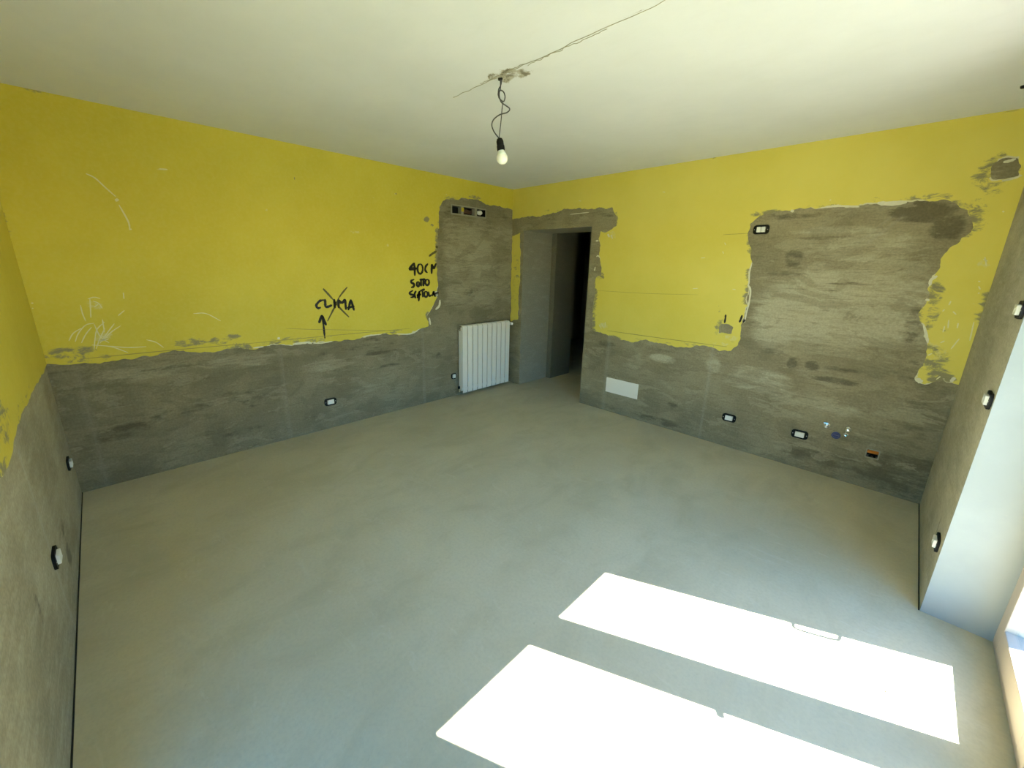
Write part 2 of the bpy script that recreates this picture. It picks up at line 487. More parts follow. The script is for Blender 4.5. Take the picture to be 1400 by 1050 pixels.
def coat(wall, us, vs, field, thick, mask):
    """layer lying on a wall wherever field > 0: clipped grid with a broken edge of real thickness"""
    f, flip, _ = MAPS[wall]
    S, T = np.meshgrid(us, vs, indexing='ij')
    Fv = field(S, T)
    Fv = np.where(np.abs(Fv) < 1e-5, 1e-5, Fv)
    nu, nv = S.shape
    idx = {}; pts = []
    def vert(i, j):
        k_ = (i, j)
        if k_ not in idx: idx[k_] = len(pts); pts.append((us[i], vs[j], 0))
        return idx[k_]
    def cross(i, j, i2, j2):
        k_ = (i, j, i2, j2) if (i, j) < (i2, j2) else (i2, j2, i, j)
        if k_ not in idx:
            a, b_ = Fv[i, j], Fv[i2, j2]; w = a / (a - b_)
            idx[k_] = len(pts); pts.append((us[i] + (us[i2] - us[i]) * w, vs[j] + (vs[j2] - vs[j]) * w, 1))
        return idx[k_]
    faces = []; edges = []
    pos = Fv > 0
    cnt = pos[:-1, :-1].astype(int) + pos[1:, :-1] + pos[1:, 1:] + pos[:-1, 1:]
    for i in range(nu - 1):
        for j in range(nv - 1):
            c = cnt[i, j]
            if c == 0: continue
            if c == 4:
                faces.append((vert(i, j), vert(i + 1, j), vert(i + 1, j + 1), vert(i, j + 1))); continue
            ring = [(i, j), (i + 1, j), (i + 1, j + 1), (i, j + 1)]
            poly = []; cr = []
            for k_ in range(4):
                a, b_ = ring[k_], ring[(k_ + 1) % 4]
                if pos[a]: poly.append(vert(*a))
                if pos[a] != pos[b_]:
                    q = cross(*a, *b_); poly.append(q); cr.append((q, pos[a]))
            if len(poly) >= 3: faces.append(tuple(poly))
            for k_ in range(len(cr)):
                if cr[k_][1]: edges.append((cr[k_][0], cr[(k_ + 1) % len(cr)][0]))
    P = np.array(pts)
    s, t = P[:, 0], P[:, 1]
    n0 = thick(s, t)
    n = len(P)
    faces = [p[::-1] if flip else p for p in faces]
    low = {}; s2 = []; t2 = []
    for a, b_ in edges:
        for q in (a, b_):
            if q not in low: low[q] = n + len(s2); s2.append(s[q]); t2.append(t[q])
        w = (b_, a, low[a], low[b_])
        faces.append(w[::-1] if flip else w)
    s2, t2 = np.array(s2), np.array(t2)
    sa, ta = np.concatenate([s, s2]), np.concatenate([t, t2])
    na = np.concatenate([n0, np.full(len(s2), -0.001)])
    x, y, z = f(sa, ta, na)
    return np.stack([x + 0 * sa, y + 0 * sa, z + 0 * sa], 1), faces, mask(sa, ta)
def ribbon(bm, wall, pts, w, n=0.0055, th=0.0012, taper=0.5, smooth_n=5, seed=0, px=True):
    """a drawn stroke on a wall; pts in pixels unless px=False; w in metres"""
    f, flip, g = MAPS[wall]
    r = random.Random(seed + len(pts) * 13 + int(abs(pts[0][0]) * 7))
    P = [Vector((*(g(*p) if px else p), 0)) for p in pts]
    if len(P) > 2: P = catmull(P, smooth_n)
    else: P = [P[0].lerp(P[1], i / 6) for i in range(7)]
    L = len(P); prev = None
    for i, p in enumerate(P):
        d = (P[min(i + 1, L - 1)] - P[max(i - 1, 0)])
        if d.length < 1e-7: continue
        d.normalize(); q = Vector((-d.y, d.x, 0))
        e = min(i, L - 1 - i) / max(1, L - 1) * 2
        ww = w * 0.5 * (1 - taper * max(0, 1 - e * 3)) * r.uniform(0.85, 1.15)
        a, b_ = p + q * ww, p - q * ww
        ring = [bm.verts.new(f(a.x, a.y, n - th * 2)), bm.verts.new(f(a.x, a.y, n)), bm.verts.new(f(b_.x, b_.y, n)), bm.verts.new(f(b_.x, b_.y, n - th * 2))]
        if prev:
            for k_ in range(3): bm.faces.new((prev[k_], prev[k_ + 1], ring[k_ + 1], ring[k_]))
        else: bm.faces.new(ring)
        prev = ring
    bm.faces.new(prev[::-1])
def zs(pts, scale, ox, oy):
    return [(ox + a / scale, oy + b_ / scale) for a, b_ in pts]

# ================================================================== FLOOR AND CEILING
bm = bmesh.new()
bx(bm, -0.3, 4.72, -LB - 0.3, 0.0, -0.12, 0.0)
bx(bm, -1.5, 1.75, 0.0, 4.0, -0.12, 0.0)
floor = struct(obj('floor', bm, M['floor']), 'bare grey cement screed floor with faint trowel marks')

cen = on_c(684, 108)
crack_a, crack_b = on_c(620, 133), on_c(910, 0)
def ceil_mask(s, t):
    w = blobs(s, t, pxb('c', [(695, 103, 0.11, 0.075, 1.0, -0.5), (712, 101, 0.10, 0.06, .9), (676, 104, 0.08, 0.05, .8)]))
    ca = np.array(crack_a); d = np.array(crack_b) - ca; Ld = np.hypot(*d); d = d / Ld
    al = (s - ca[0]) * d[0] + (t - ca[1]) * d[1]
    off = -(s - ca[0]) * d[1] + (t - ca[1]) * d[0] - (fbm(al, al * 0, 6, 1, 3, 4) - .5) * 0.03
    near = np.exp(-(off / 0.006) ** 2)
    amp = smooth(-0.1, 0.3, al) * (1 - 0.2 * smooth(1.0, 2.6, al)) * (0.55 + 0.5 * fbm(al, al * 0, 3, 1, 2, 9))
    g = near * amp
    g = np.maximum(g, blobs(s, t, pxb('c', [(1372, 143, .012, .008, 1.3), (620, 133, .012, .01, 1.2), (726, 120, .012, .01, 1.0), (697, 86, .01, .01, .8)])))
    return np.stack([w, g, 0 * s], 1)
def ceil_disp(s, t):
    rec = blobs(s, t, pxb('c', [(695, 103, 0.12, 0.07, 1.0)]))
    return 0.002 * (fbm(s, t, 3, 3, 3, 5) - .5) - 0.006 * rec * fbm(s, t, 20, 20, 3, 8)
us = np.unique(np.concatenate([lines(-0.02, 1.7, 0.04), lines(1.7, 3.4, 0.012), lines(3.4, LC + 0.02, 0.04)]))
vs_ = np.unique(np.concatenate([lines(-LB - 0.02, -2.75, 0.05), lines(-2.75, -2.2, 0.01), lines(-2.2, 0.02, 0.04)]))
v, fc, mk = wall_face('c', us, vs_, [], ceil_disp, ceil_mask)
nb = len(v)
v = np.concatenate([v, np.array([(x, y, z) for z in (H + .006, H + .2) for x, y in ((-.3, -LB - .3), (5.0, -LB - .3), (5.0, .7), (-.3, .7))])])
q = [nb + i for i in range(8)]
fc += [(q[0], q[1], q[2], q[3]), (q[7], q[6], q[5], q[4]), (q[0], q[4], q[5], q[1]), (q[1], q[5], q[6], q[2]), (q[2], q[6], q[7], q[3]), (q[3], q[7], q[4], q[0])]
mk = np.concatenate([mk, np.zeros((8, 3))])
ceiling = struct(link('ceiling', mesh_np('ceiling', v, fc, mk), M['ceil'], None, True), 'white plastered ceiling with a hairline crack')

rr = random.Random(3)
cr = []
for off, t0, t1, w in ((0, 0.0, 1.0, .0030), (.012, .45, .8, .002), (-.010, .2, .45, .002)):
    pts = []
    for i in range(28):
        f_ = t0 + (t1 - t0) * i / 27
        pts.append((crack_a[0] + (crack_b[0] - crack_a[0]) * f_ + rr.uniform(-.004, .004), crack_a[1] + (crack_b[1] - crack_a[1]) * f_ + off + rr.uniform(-.006, .006)))
    cr.append((pts, w))
bm = bmesh.new()
for i, (pts, w) in enumerate(cr): ribbon(bm, 'c', pts, w, n=.0022, th=.0009, seed=i, px=False, smooth_n=3)
obj('crack', bm, M['crack'], ceiling)['label'] = 'hairline crack running to the bulb'

# ================================================================== WEST WALL (long wall with the writing)
JB = (-1.045, -0.508, 2.303, 2.388)                      # opening of the three-bay wall box
GRW = [on_w(390, 540)[0], on_w(579, 500)[0]]             # vertical plaster guides
def w_mask(s, t):
    dark = blobs(s, t, pxb('w', [(165, 590, .35, .10, .85), (205, 575, .16, .09, .8), (300, 545, .35, .16, .72), (345, 540, .18, .2, .75), (235, 570, .3, .05, .7),
                                 (150, 515, .3, .12, .62), (110, 510, .14, .2, .66), (520, 482, .35, .035, .95), (530, 500, .3, .03, .7), (200, 610, .4, .06, .6),
                                 (600, 490, .1, .14, .7), (640, 400, .16, .10, .8), (636, 345, .22, .04, .55), (330, 590, .4, .06, .7), (480, 560, .5, .05, .6),
                                 (620, 290, .3, .2, .62), (600, 330, .1, .4, .6), (690, 300, .12, .15, .62), (170, 480, .4, .05, .7), (250, 500, .5, .03, .75)]))
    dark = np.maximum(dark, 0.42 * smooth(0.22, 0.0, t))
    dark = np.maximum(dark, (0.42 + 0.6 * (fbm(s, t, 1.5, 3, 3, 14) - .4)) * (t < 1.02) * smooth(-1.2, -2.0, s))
    light = blobs(s, t, pxb('w', [(200, 510, .45, .1, .75), (330, 495, .5, .1, .75), (660, 350, .5, .45, .95), (640, 330, .4, .4, .85), (450, 500, .5, .12, .7),
                                  (500, 530, .4, .12, .6), (665, 410, .35, .25, .7)]))
    light = np.maximum(light, .78 * smooth(1.0, 1.3, t) * smooth(-1.35, -1.1, s) * (1 - .5 * smooth(2.15, 2.35, t)))
    gro = np.zeros_like(s)
    for g in GRW: gro = np.maximum(gro, np.exp(-((s - g - .01 * (fbm(t, t * 0, 4, 1, 2, 3) - .5)) / 0.014) ** 2) * (t < 1.0) * (.4 + .6 * fbm(t, s, 9, 2, 3, 6)))
    gro = np.maximum(gro, .5 * np.exp(-((s + LB - .14) / .02) ** 2) * (t < .95))
    return np.stack([dark, light, gro * .8], 1)
def w_disp(s, t):
    d = 0.004 * (fbm(s, t, 2, 3, 4, 11) - .5) + 0.0012 * (fbm(s, t, 10, 40, 3, 12) - .5)
    for g in GRW: d = d + (0.005 * np.exp(-((s - g) / 0.02) ** 2) - .006 * np.exp(-((s - g - .03) / .01) ** 2)) * (t < 1.02)
    e = np.minimum.reduce([s + LB, -s, t, H - t]); return d * smooth(0, .05, e)
us = lines(-LB, 0, 0.02, JB[:2]); vs_ = lines(0, H, 0.02, JB[2:])
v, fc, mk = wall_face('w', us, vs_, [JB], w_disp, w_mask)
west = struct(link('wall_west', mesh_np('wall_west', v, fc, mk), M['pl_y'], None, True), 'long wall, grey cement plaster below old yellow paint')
bm = bmesh.new()
bx(bm, -0.30, -0.09, -LB - .3, 0.7, -0.12, H + .1)
obj('masonry', bm, M['filler'], west)
wp = [(66, 497), (86, 498.6), (108, 497), (137, 497), (160, 493), (200, 486), (229, 481), (257, 481), (286, 481), (314, 477), (340, 477.6), (368, 473), (380, 471), (394, 472),
      (420, 469), (444, 468), (460, 466), (480, 465), (500, 461), (520, 457.6), (540, 457), (560, 456), (570, 452), (578, 448), (586, 445), (583, 436), (586, 428), (592, 418),
      (597.5, 407), (598.6, 390), (597.5, 368), (598, 347), (597.5, 326), (600, 311), (599.6, 289), (603, 278.6), (609, 272), (624, 273), (631, 270), (646, 272), (656, 275),
      (667, 279.6), (680, 282), (693, 284), (701, 287)]
W_POLY = [(-LB - .02, H + .02), (-LB - .02, on_w(66, 497)[1])] + [on_w(*p) for p in wp] + [(0.02, on_w(701, 287)[1]), (0.02, H + .02)]
out_w = lambda a, b: (a[0] <= -LB - .01 and b[0] <= -LB - .01) or (a[1] > H and b[1] > H) or (a[0] > .01 and b[0] > .01)
W_POLY = frac_poly(W_POLY, 0.16, 0.012, 3, out_w)
_fw = {}
def w_field(S, T): return sdf_poly(S, T, W_POLY)
def coat_mask(fieldf, smears, pales, rims, seed):
    def mfun(s, t):
        d = fieldf(s, t)
        band = smooth(0.55, 0.75, fbm(s, t, 2.2, 2.2, 3, seed))
        r = np.maximum(blobs(s, t, smears), (1 - smooth(0.008, 0.11, d)) * (.34 + .55 * band))
        g = np.maximum(blobs(s, t, pales), 0.5 * (1 - smooth(0.0, 0.12, d)))
        b_ = (1 - smooth(0.003, 0.014, d)) * np.maximum(.5 * band + .25, 0) * 1.0
        b_ = np.maximum(b_, blobs(s, t, rims) * (1 - smooth(.004, .02, d)))
        return np.stack([r, g, b_], 1)
    return mfun
us = lines(-LB, 0, 0.0125); vs_ = lines(0.8, H, 0.0125)
w_smear = pxb('w', [(95, 482, .22, .07, .8), (120, 490, .2, .05, .7), (262, 468, .2, .06, .8), (300, 466, .16, .06, .75), (318, 461, .10, .05, .8), (583, 300, .06, .05, 1.1),
                    (590, 308, .05, .03, .8), (650, 270, .2, .04, .8), (683, 277, .12, .04, .6), (605, 345, .06, .3, .5), (585, 432, .07, .1, .8), (430, 462, .5, .02, .55),
                    (540, 453, .2, .035, .75), (400, 462, .2, .03, .7), (543, 398, .07, .05, .45), (402, 244, .012, .012, 1.3), (541, 265, .014, .014, 1.3)])
w_pale = pxb('w', [(485, 317, .09, .03, .9), (503, 316, .06, .03, .8), (528, 335, .05, .04, .9), (509, 270, .03, .012, 1), (364, 287, .03, .012, 1), (609, 266, .04, .015, 1),
                   (130, 417, .07, .06, .9), (140, 460, .10, .06, .9), (541, 265, .045, .045, .8), (402, 244, .04, .04, .7), (540, 400, .05, .05, .8), (220, 232, .04, .015, 1)])
w_rim = pxb('w', [(420, 468, .35, .1, 1.2), (380, 471, .15, .1, 1.2), (565, 452, .15, .1, 1.2), (588, 425, .1, .2, 1.0), (598, 400, .08, .12, 1.2), (510, 460, .3, .1, .9)])
v, fc, mk = coat('w', us, vs_, w_field, lambda s, t: 0.0065 + 0.0015 * (fbm(s, t, 3, 3, 3, 21) - .5), coat_mask(w_field, w_smear, w_pale, w_rim, 31))
o = link('paint_coat', mesh_np('paint_coat', v, fc, mk), M['paint'], west, False)
o['label'] = 'old mustard yellow paint with a broken lower edge'

# writing on the paint
def strokes(name, wall, parent, items, mat, label=None, n=0.0090):
    wk = 1.3 if name in ('handwriting', 'arrow_mark') else 1.0
    bm = bmesh.new()
    for i, (pts, w) in enumerate(items): ribbon(bm, wall, pts, w * wk, n=n, seed=i)
    o = obj(name, bm, mat, parent)
    if label: o['label'] = label
    return o
def ell(cx, cy, rx, ry, a0=0, a1=360, k_=10):
    return [(cx + rx * math.cos(math.radians(a0 + (a1 - a0) * i / k_)), cy + ry * math.sin(math.radians(a0 + (a1 - a0) * i / k_))) for i in range(k_ + 1)]
Z1 = lambda p: zs(p, 11.67, 425, 380)
strokes('handwriting', 'w', west, [(Z1(a), .018) for a in (
    [(205, 350), (140, 365), (92, 415), (82, 445), (108, 480), (155, 470)],
    [(220, 335), (224, 400), (226, 468)], [(226, 468), (280, 455), (335, 430)],
    [(366, 335), (372, 410), (377, 485)],
    [(442, 482), (432, 345)], [(432, 345), (488, 408)], [(488, 408), (540, 335)], [(540, 335), (556, 508)],
    [(592, 515), (612, 420), (630, 342)], [(630, 342), (660, 430), (685, 520)], [(572, 478), (690, 450)])], M['marker'], 'black handwritten word CLIMA')
strokes('crossing_out', 'w', west, [(Z1([(190, 170), (270, 255), (350, 345)]), .020), (Z1([(350, 345), (470, 490), (605, 625)]), .017),
    (Z1([(575, 145), (500, 235), (445, 310)]), .015), (Z1([(445, 310), (400, 405), (360, 490), (260, 690)]), .016)], M['marker2'], 'dark cross drawn through the word')
strokes('arrow_mark', 'w', west, [(Z1([(220, 965), (205, 830), (185, 650), (170, 590)]), .014), (Z1([(125, 720), (170, 590)]), .019), (Z1([(170, 590), (240, 755)]), .019)], M['marker'], 'black hand-drawn arrow pointing up')
Z2 = lambda p: zs(p, 11.66, 540, 330)
strokes('handwriting', 'w', west, [(Z2(a), w) for a, w in (
    ([(300, 345), (215, 445)], .022), ([(215, 445), (345, 430)], .026), ([(300, 340), (308, 440), (310, 548)], .020), (ell(395, 438, 42, 78, -90, 270), .019),
    ([(522, 355), (484, 400), (477, 460), (512, 502)], .019), ([(578, 518), (580, 362)], .022), ([(580, 362), (610, 440)], .022), ([(610, 440), (652, 350)], .022))], M['marker'], 'black handwritten measurement 40 CM')
strokes('handwriting', 'w', west, [(Z2(a), .020) for a in (
    [(302, 605), (255, 628), (258, 658), (300, 682), (288, 722), (250, 735)], ell(362, 680, 20, 36, -90, 270), [(385, 612), (478, 604)], [(408, 612), (411, 718)], [(450, 608), (447, 716)],
    ell(508, 652, 30, 45, -90, 270))], M['marker'], 'black handwritten word SOTTO')
strokes('handwriting', 'w', west, [(Z2(a), .019) for a in (
    [(282, 780), (228, 818), (240, 842), (280, 852), (284, 884), (242, 892)], [(332, 788), (306, 840), (322, 908)], [(348, 905), (386, 790)], [(386, 790), (372, 955)], [(340, 862), (412, 842)],
    [(392, 792), (470, 762)], [(432, 778), (440, 892)], ell(487, 842, 26, 44, -90, 270), [(530, 798), (542, 870), (582, 850)], [(588, 875), (610, 792)], [(610, 792), (636, 884)], [(590, 846), (690, 812)])],
    M['marker'], 'black handwritten word SCATOLA')
strokes('pen_dash', 'w', west, [(Z2([(535, 238), (600, 190), (658, 155)]), .026), (Z2([(640, 85), (678, 92)]), .030)], M['marker2'])
# scratches and chips on the west wall
sc = []
for a in ([(470, 630), (520, 655), (580, 710), (632, 755)], [(650, 800), (700, 890), (710, 935)], [(870, 605), (892, 606), (915, 608)]):
    sc.append((zs(a, 4, 0, 80), .009))
sc.append((zs([(632, 768), (645, 780)], 4, 0, 80), .022)); sc.append((zs([(705, 934), (720, 934)], 4, 0, 80), .010))
for a in ([(430, 30), (433, 75), (435, 120)], [(445, 40), (470, 50), (490, 75)], [(420, 30), (450, 22), (480, 28)], [(450, 70), (470, 55)], [(385, 60), (395, 100), (410, 135)], [(595, 85), (565, 110)],
          [(330, 230), (350, 195), (388, 170)], [(360, 235), (375, 195), (410, 155), (450, 146)], [(390, 240), (410, 200), (438, 165)], [(450, 272), (455, 220), (465, 175), (500, 140)], [(450, 150), (480, 210), (522, 240)],
          [(490, 128), (500, 190)], [(577, 158), (530, 190), (490, 232)], [(547, 148), (515, 190), (478, 242)], [(460, 268), (480, 215), (502, 170)], [(440, 250), (530, 258), (612, 286)], [(520, 255), (610, 262), (700, 258)],
          [(700, 225), (745, 237), (782, 262)], [(925, 100), (985, 100), (1055, 135)], [(590, 0), (593, 30)], [(480, 205), (515, 215)], [(470, 230), (520, 222)], [(150, 50), (160, 50)], [(155, 75), (160, 75)]):
    sc.append((zs(a, 3.5, 0, 400), .0065))
strokes('scratch_marks', 'w', west, sc, M['scratch'], 'pale scratches in the yellow paint')
ch = [(zs(a, 5, 340, 380), w) for a, w in (([(195, 412), (212, 412)], .02), ([(300, 452), (350, 446), (400, 440), (430, 446)], .02), ([(440, 446), (500, 444), (570, 432)], .011),
      ([(780, 402), (820, 394), (900, 384)], .012), ([(1010, 382), (1080, 384), (1120, 376), (1155, 358)], .014), ([(1232, 272), (1240, 320)], .02), ([(1305, 150), (1300, 190), (1275, 215)], .025), ([(1275, 92), (1285, 125)], .045), ([(30, 478), (100, 468)], .012))]
M['pencil'] = plain('pencil_line', (0.36, 0.30, 0.07), 0.8, 0, 0.2, 40)
strokes('pencil_line', 'w', west, [([(108, 491), (230, 479), (350, 468.5)], .006), ([(350, 468.5), (460, 458), (560, 449)], .006), ([(390, 449), (440, 450.5), (540, 452)], .004)], M['pencil'])
strokes('broken_filler', 'w', west, ch, M['chip'], 'white filler showing along the broken paint edge')

# ================================================================== NORTH WALL (doorway and kitchen patch)
DX0, DX1, DZ = 0.215, 1.295, 2.168
GB = (4.075, 4.148, 0.268, 0.335)                         # small box with the orange conduit
GRN = [on_n(962, 560)[0], on_n(828, 520)[0]]
def n_mask(s, t):
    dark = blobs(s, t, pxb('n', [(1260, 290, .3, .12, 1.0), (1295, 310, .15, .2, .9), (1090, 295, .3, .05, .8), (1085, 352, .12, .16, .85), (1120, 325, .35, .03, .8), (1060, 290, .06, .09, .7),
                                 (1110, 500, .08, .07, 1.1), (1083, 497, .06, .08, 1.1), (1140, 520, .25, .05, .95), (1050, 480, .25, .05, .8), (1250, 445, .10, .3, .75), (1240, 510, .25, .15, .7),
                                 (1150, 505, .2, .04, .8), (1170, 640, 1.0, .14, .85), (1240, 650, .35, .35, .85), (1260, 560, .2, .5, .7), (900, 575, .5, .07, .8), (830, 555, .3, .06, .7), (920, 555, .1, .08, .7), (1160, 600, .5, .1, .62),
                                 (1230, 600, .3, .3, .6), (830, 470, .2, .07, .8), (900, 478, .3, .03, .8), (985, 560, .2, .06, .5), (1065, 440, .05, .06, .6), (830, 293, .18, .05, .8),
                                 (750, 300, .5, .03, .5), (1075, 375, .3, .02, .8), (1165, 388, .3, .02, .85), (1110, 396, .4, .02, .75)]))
    dark = np.maximum(dark, 0.5 * smooth(0.16, 0.0, t) * smooth(1.5, 3.8, s))  # this and the lower right blobs paint in corner shade, over some damp
    light = blobs(s, t, pxb('n', [(1150, 420, .9, .55, .95), (1060, 440, .3, .4, .95), (1180, 340, .5, .2, .85), (1040, 520, .4, .2, .85), (1110, 550, .6, .12, .7), (905, 490, .22, .07, 1.0),
                                  (975, 500, .12, .15, .8), (1140, 315, .45, .05, .9), (860, 500, .2, .06, .6), (820, 400, .04, .8, .6), (800, 300, .3, .05, .6)]))
    gro = np.exp(-((s - GRN[0] - .012 * (fbm(t, t * 0, 5, 1, 2, 3) - .5)) / .013) ** 2) * (t < .98) * (.5 + .5 * fbm(t, s, 8, 2, 3, 2))
    gro = np.maximum(gro, np.exp(-((s - GRN[1]) / .022) ** 2) * (t < 1.0) * .7)
    for (a, b_, w) in ((on_n(1185, 333), on_n(1232, 298), .010), (on_n(1175, 332), on_n(1218, 297), .006)):
        ex, ey = b_[0] - a[0], b_[1] - a[1]; h = np.clip(((s - a[0]) * ex + (t - a[1]) * ey) / (ex * ex + ey * ey), 0, 1)
        gro = np.maximum(gro, .9 * np.exp(-((np.hypot(s - a[0] - ex * h, t - a[1] - ey * h)) / w) ** 2))
    return np.stack([dark, light, gro * .7], 1)
def n_disp(s, t):
    d = 0.0022 + 0.004 * (fbm(s, t, 2, 3, 4, 41) - .5) + 0.0014 * (fbm(s, t, 8, 36, 3, 42) - .5)
    for g in GRN: d = d + (.004 * np.exp(-((s - g) / .02) ** 2) - .004 * np.exp(-((s - g - .03) / .010) ** 2)) * (t < 1.0)
    e = np.minimum.reduce([s, LC - s, t, H - t]); return np.clip(d, 0, None) * smooth(0, .05, e)
us = lines(0, LC, 0.018, (DX0, DX1, GB[0], GB[1])); vs_ = lines(0, H, 0.018, (DZ, GB[2], GB[3]))
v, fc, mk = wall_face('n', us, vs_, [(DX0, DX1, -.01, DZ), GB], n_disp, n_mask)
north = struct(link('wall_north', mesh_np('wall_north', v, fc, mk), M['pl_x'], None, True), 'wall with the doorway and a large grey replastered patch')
bm = bmesh.new()                                          # masonry behind the face, 0.62 m deep round the passage
bx(bm, -0.3, DX0, 0.0005, 0.62, -.12, H + .1); bx(bm, DX0, DX1, 0.0005, 0.62, DZ, H + .1)
bx(bm, DX1, GB[0], 0.0005, 0.62, -.12, H + .1); bx(bm, GB[1], 5.0, 0.0005, 0.62, -.12, H + .1)
bx(bm, GB[0], GB[1], 0.0005, 0.62, GB[3], H + .1); bx(bm, GB[0], GB[1], 0.0005, 0.62, -.12, GB[2]); bx(bm, GB[0], GB[1], 0.07, 0.62, GB[2], GB[3])
me = bpy.data.meshes.new('masonry'); bm.to_mesh(me); bm.free()
a = me.color_attributes.new('mask', 'FLOAT_COLOR', 'POINT')
link('masonry', me, M['pl_x'], north)

npx = [(1294, 523), (1288.6, 517), (1274, 523), (1263, 525.7), (1251, 520), (1254, 511), (1266, 488.6), (1267, 468.6), (1263, 448.6), (1257, 434), (1267, 411), (1270, 391), (1274, 377), (1286, 365.7), (1286, 354),
       (1297, 340), (1314, 325.7), (1328, 317), (1328.6, 297), (1323, 287), (1303, 277), (1286, 273), (1271, 275.7), (1237, 275.7), (1223, 280), (1200, 278.6), (1171, 283), (1148, 282), (1123, 285), (1094, 284),
       (1063, 288.6), (1043, 294), (1025, 306), (1022, 320), (1023, 333), (1027.5, 341), (1027.5, 356), (1024, 371), (1024, 389), (1021, 410), (1018, 431), (1013.6, 449), (1012.5, 463.6), (1009, 472), (999, 480),
       (984, 480), (973, 474), (962, 472), (941, 475), (919, 472), (898, 468), (876, 465), (861, 467), (844, 462.5), (831, 458), (823, 455), (809, 451), (811, 431), (812, 414), (813, 397), (815, 380), (823, 376),
       (820.7, 356), (819.6, 346), (820.7, 333), (818.6, 326), (820.7, 313.6), (827, 318), (838, 312.5), (844, 309), (841, 292), (838, 284), (817, 284), (796, 286), (774, 286), (759, 291), (742, 294.6),
       (731, 296), (714, 297), (704, 299)]
N_POLY = [(-.02, H + .02), (LC + .02, H + .02), (LC + .02, on_n(1300, 523)[1])] + [on_n(*p) for p in npx] + [(-.02, on_n(704, 299)[1])]
out_n = lambda a, b: (a[1] > H and b[1] > H) or (a[0] < -.01 and b[0] < -.01) or (a[0] > LC + .01 and b[0] > LC + .01)
N_POLY = frac_poly(N_POLY, .16, .012, 5, out_n)
N_H1 = frac_poly([on_n(*p) for p in ((1354, 238), (1359, 224), (1375, 216), (1392, 216), (1397, 228), (1394, 240), (1377, 244), (1358, 246))], .2, .01, 6)
N_H2 = frac_poly([on_n(*p) for p in zs([(345, 540), (400, 480), (480, 490), (560, 500), (650, 540), (630, 600), (600, 700), (540, 700), (430, 670), (350, 690)], 15, 960, 410)], .15, .01, 7)
N_S = frac_poly([(0.012, on_n(703, 322)[1]), (0.155, on_n(709, 318)[1]), (0.16, on_n(710, 437)[1]), (0.012, on_n(701, 440)[1])], .14, .012, 8)
def n_field(S, T):
    return np.maximum(np.minimum.reduce([sdf_poly(S, T, N_POLY), -sdf_poly(S, T, N_H1), -sdf_poly(S, T, N_H2)]), sdf_poly(S, T, N_S))
n_smear = pxb('n', [(1300, 285, .25, .08, .8), (1325, 300, .14, .2, .75), (1345, 270, .1, .06, .55), (1358, 240, .16, .16, .75), (1362, 262, .06, .05, .7), (1050, 292, .2, .05, .8), (1130, 280, .3, .035, .6),
                    (1200, 274, .35, .04, .55), (1270, 270, .25, .05, .75), (1280, 400, .07, .16, .85), (1275, 430, .06, .2, .75), (1275, 490, .15, .2, .72), (1285, 515, .12, .1, .85), (1300, 340, .2, .1, .5),
                    (1300, 460, .15, .12, .5), (835, 462, .25, .06, .85), (870, 463, .2, .04, .6), (900, 464, .15, .04, .55), (983, 422, .03, .07, .72, .3), (1000, 465, .12, .04, .55), (820, 300, .4, .05, .6), (760, 287, .3, .04, .6),
                    (842, 300, .05, .12, .8), (817, 360, .05, .12, .75), (817, 400, .04, .4, .55), (706, 380, .12, .7, .62), (945, 428, .05, .03, .4), (855, 276, .04, .06, .5), (1008, 318, .2, .012, .55), (860, 400, .3, .012, .45), (920, 403, .25, .01, .45)])
n_pale = pxb('n', [(925, 420, 1.2, .3, .35), (825, 445, .1, .06, .95), (1000, 462, .12, .05, .9), (985, 470, .15, .04, .8), (1280, 480, .1, .25, .75), (1335, 420, .1, .3, .55), (1345, 360, .05, .06, .8), (838, 322, .08, .08, .85)])
n_rim = pxb('n', [(1023, 400, .06, .4, 1.3), (1150, 281, .3, .06, 1.1), (1225, 278, .25, .06, 1.3), (1270, 385, .06, .1, 1.2), (1265, 455, .06, .25, 1.2), (1258, 520, .1, .1, 1.2), (1305, 515, .1, .1, 1.0), (1290, 470, .1, .1, .5),
                  (1378, 215, .1, .04, 1.2), (1375, 245, .15, .04, 1.2), (818, 330, .05, .2, .9), (990, 455, .12, .1, .8), (820, 350, .05, .1, .9), (760, 292, .4, .04, .6)])
us = lines(0, LC, 0.0125); vs_ = lines(0.75, H, 0.0125)
v, fc, mk = coat('n', us, vs_, n_field, lambda s, t: 0.0065 + 0.0015 * (fbm(s, t, 3, 3, 3, 61) - .5), coat_mask(n_field, n_smear, n_pale, n_rim, 51))
o = link('paint_coat', mesh_np('paint_coat', v, fc, mk), M['paint_n'], north, False)
o['label'] = 'old mustard yellow paint broken away round the patch'
Z3 = lambda p: zs(p, 15, 960, 410)
strokes('pen_dash', 'n', north, [(Z3([(488, 300), (480, 390), (463, 472)]), .016), (Z3([(825, 312), (800, 390), (768, 460)]), .017), (Z3([(886, 400), (850, 460)]), .014)], M['marker'], 'short black marker dashes', n=.0092)
Z4 = lambda p: zs(p, 4.667, 780, 260); Z5 = lambda p: zs(p, 3.5, 1000, 240)
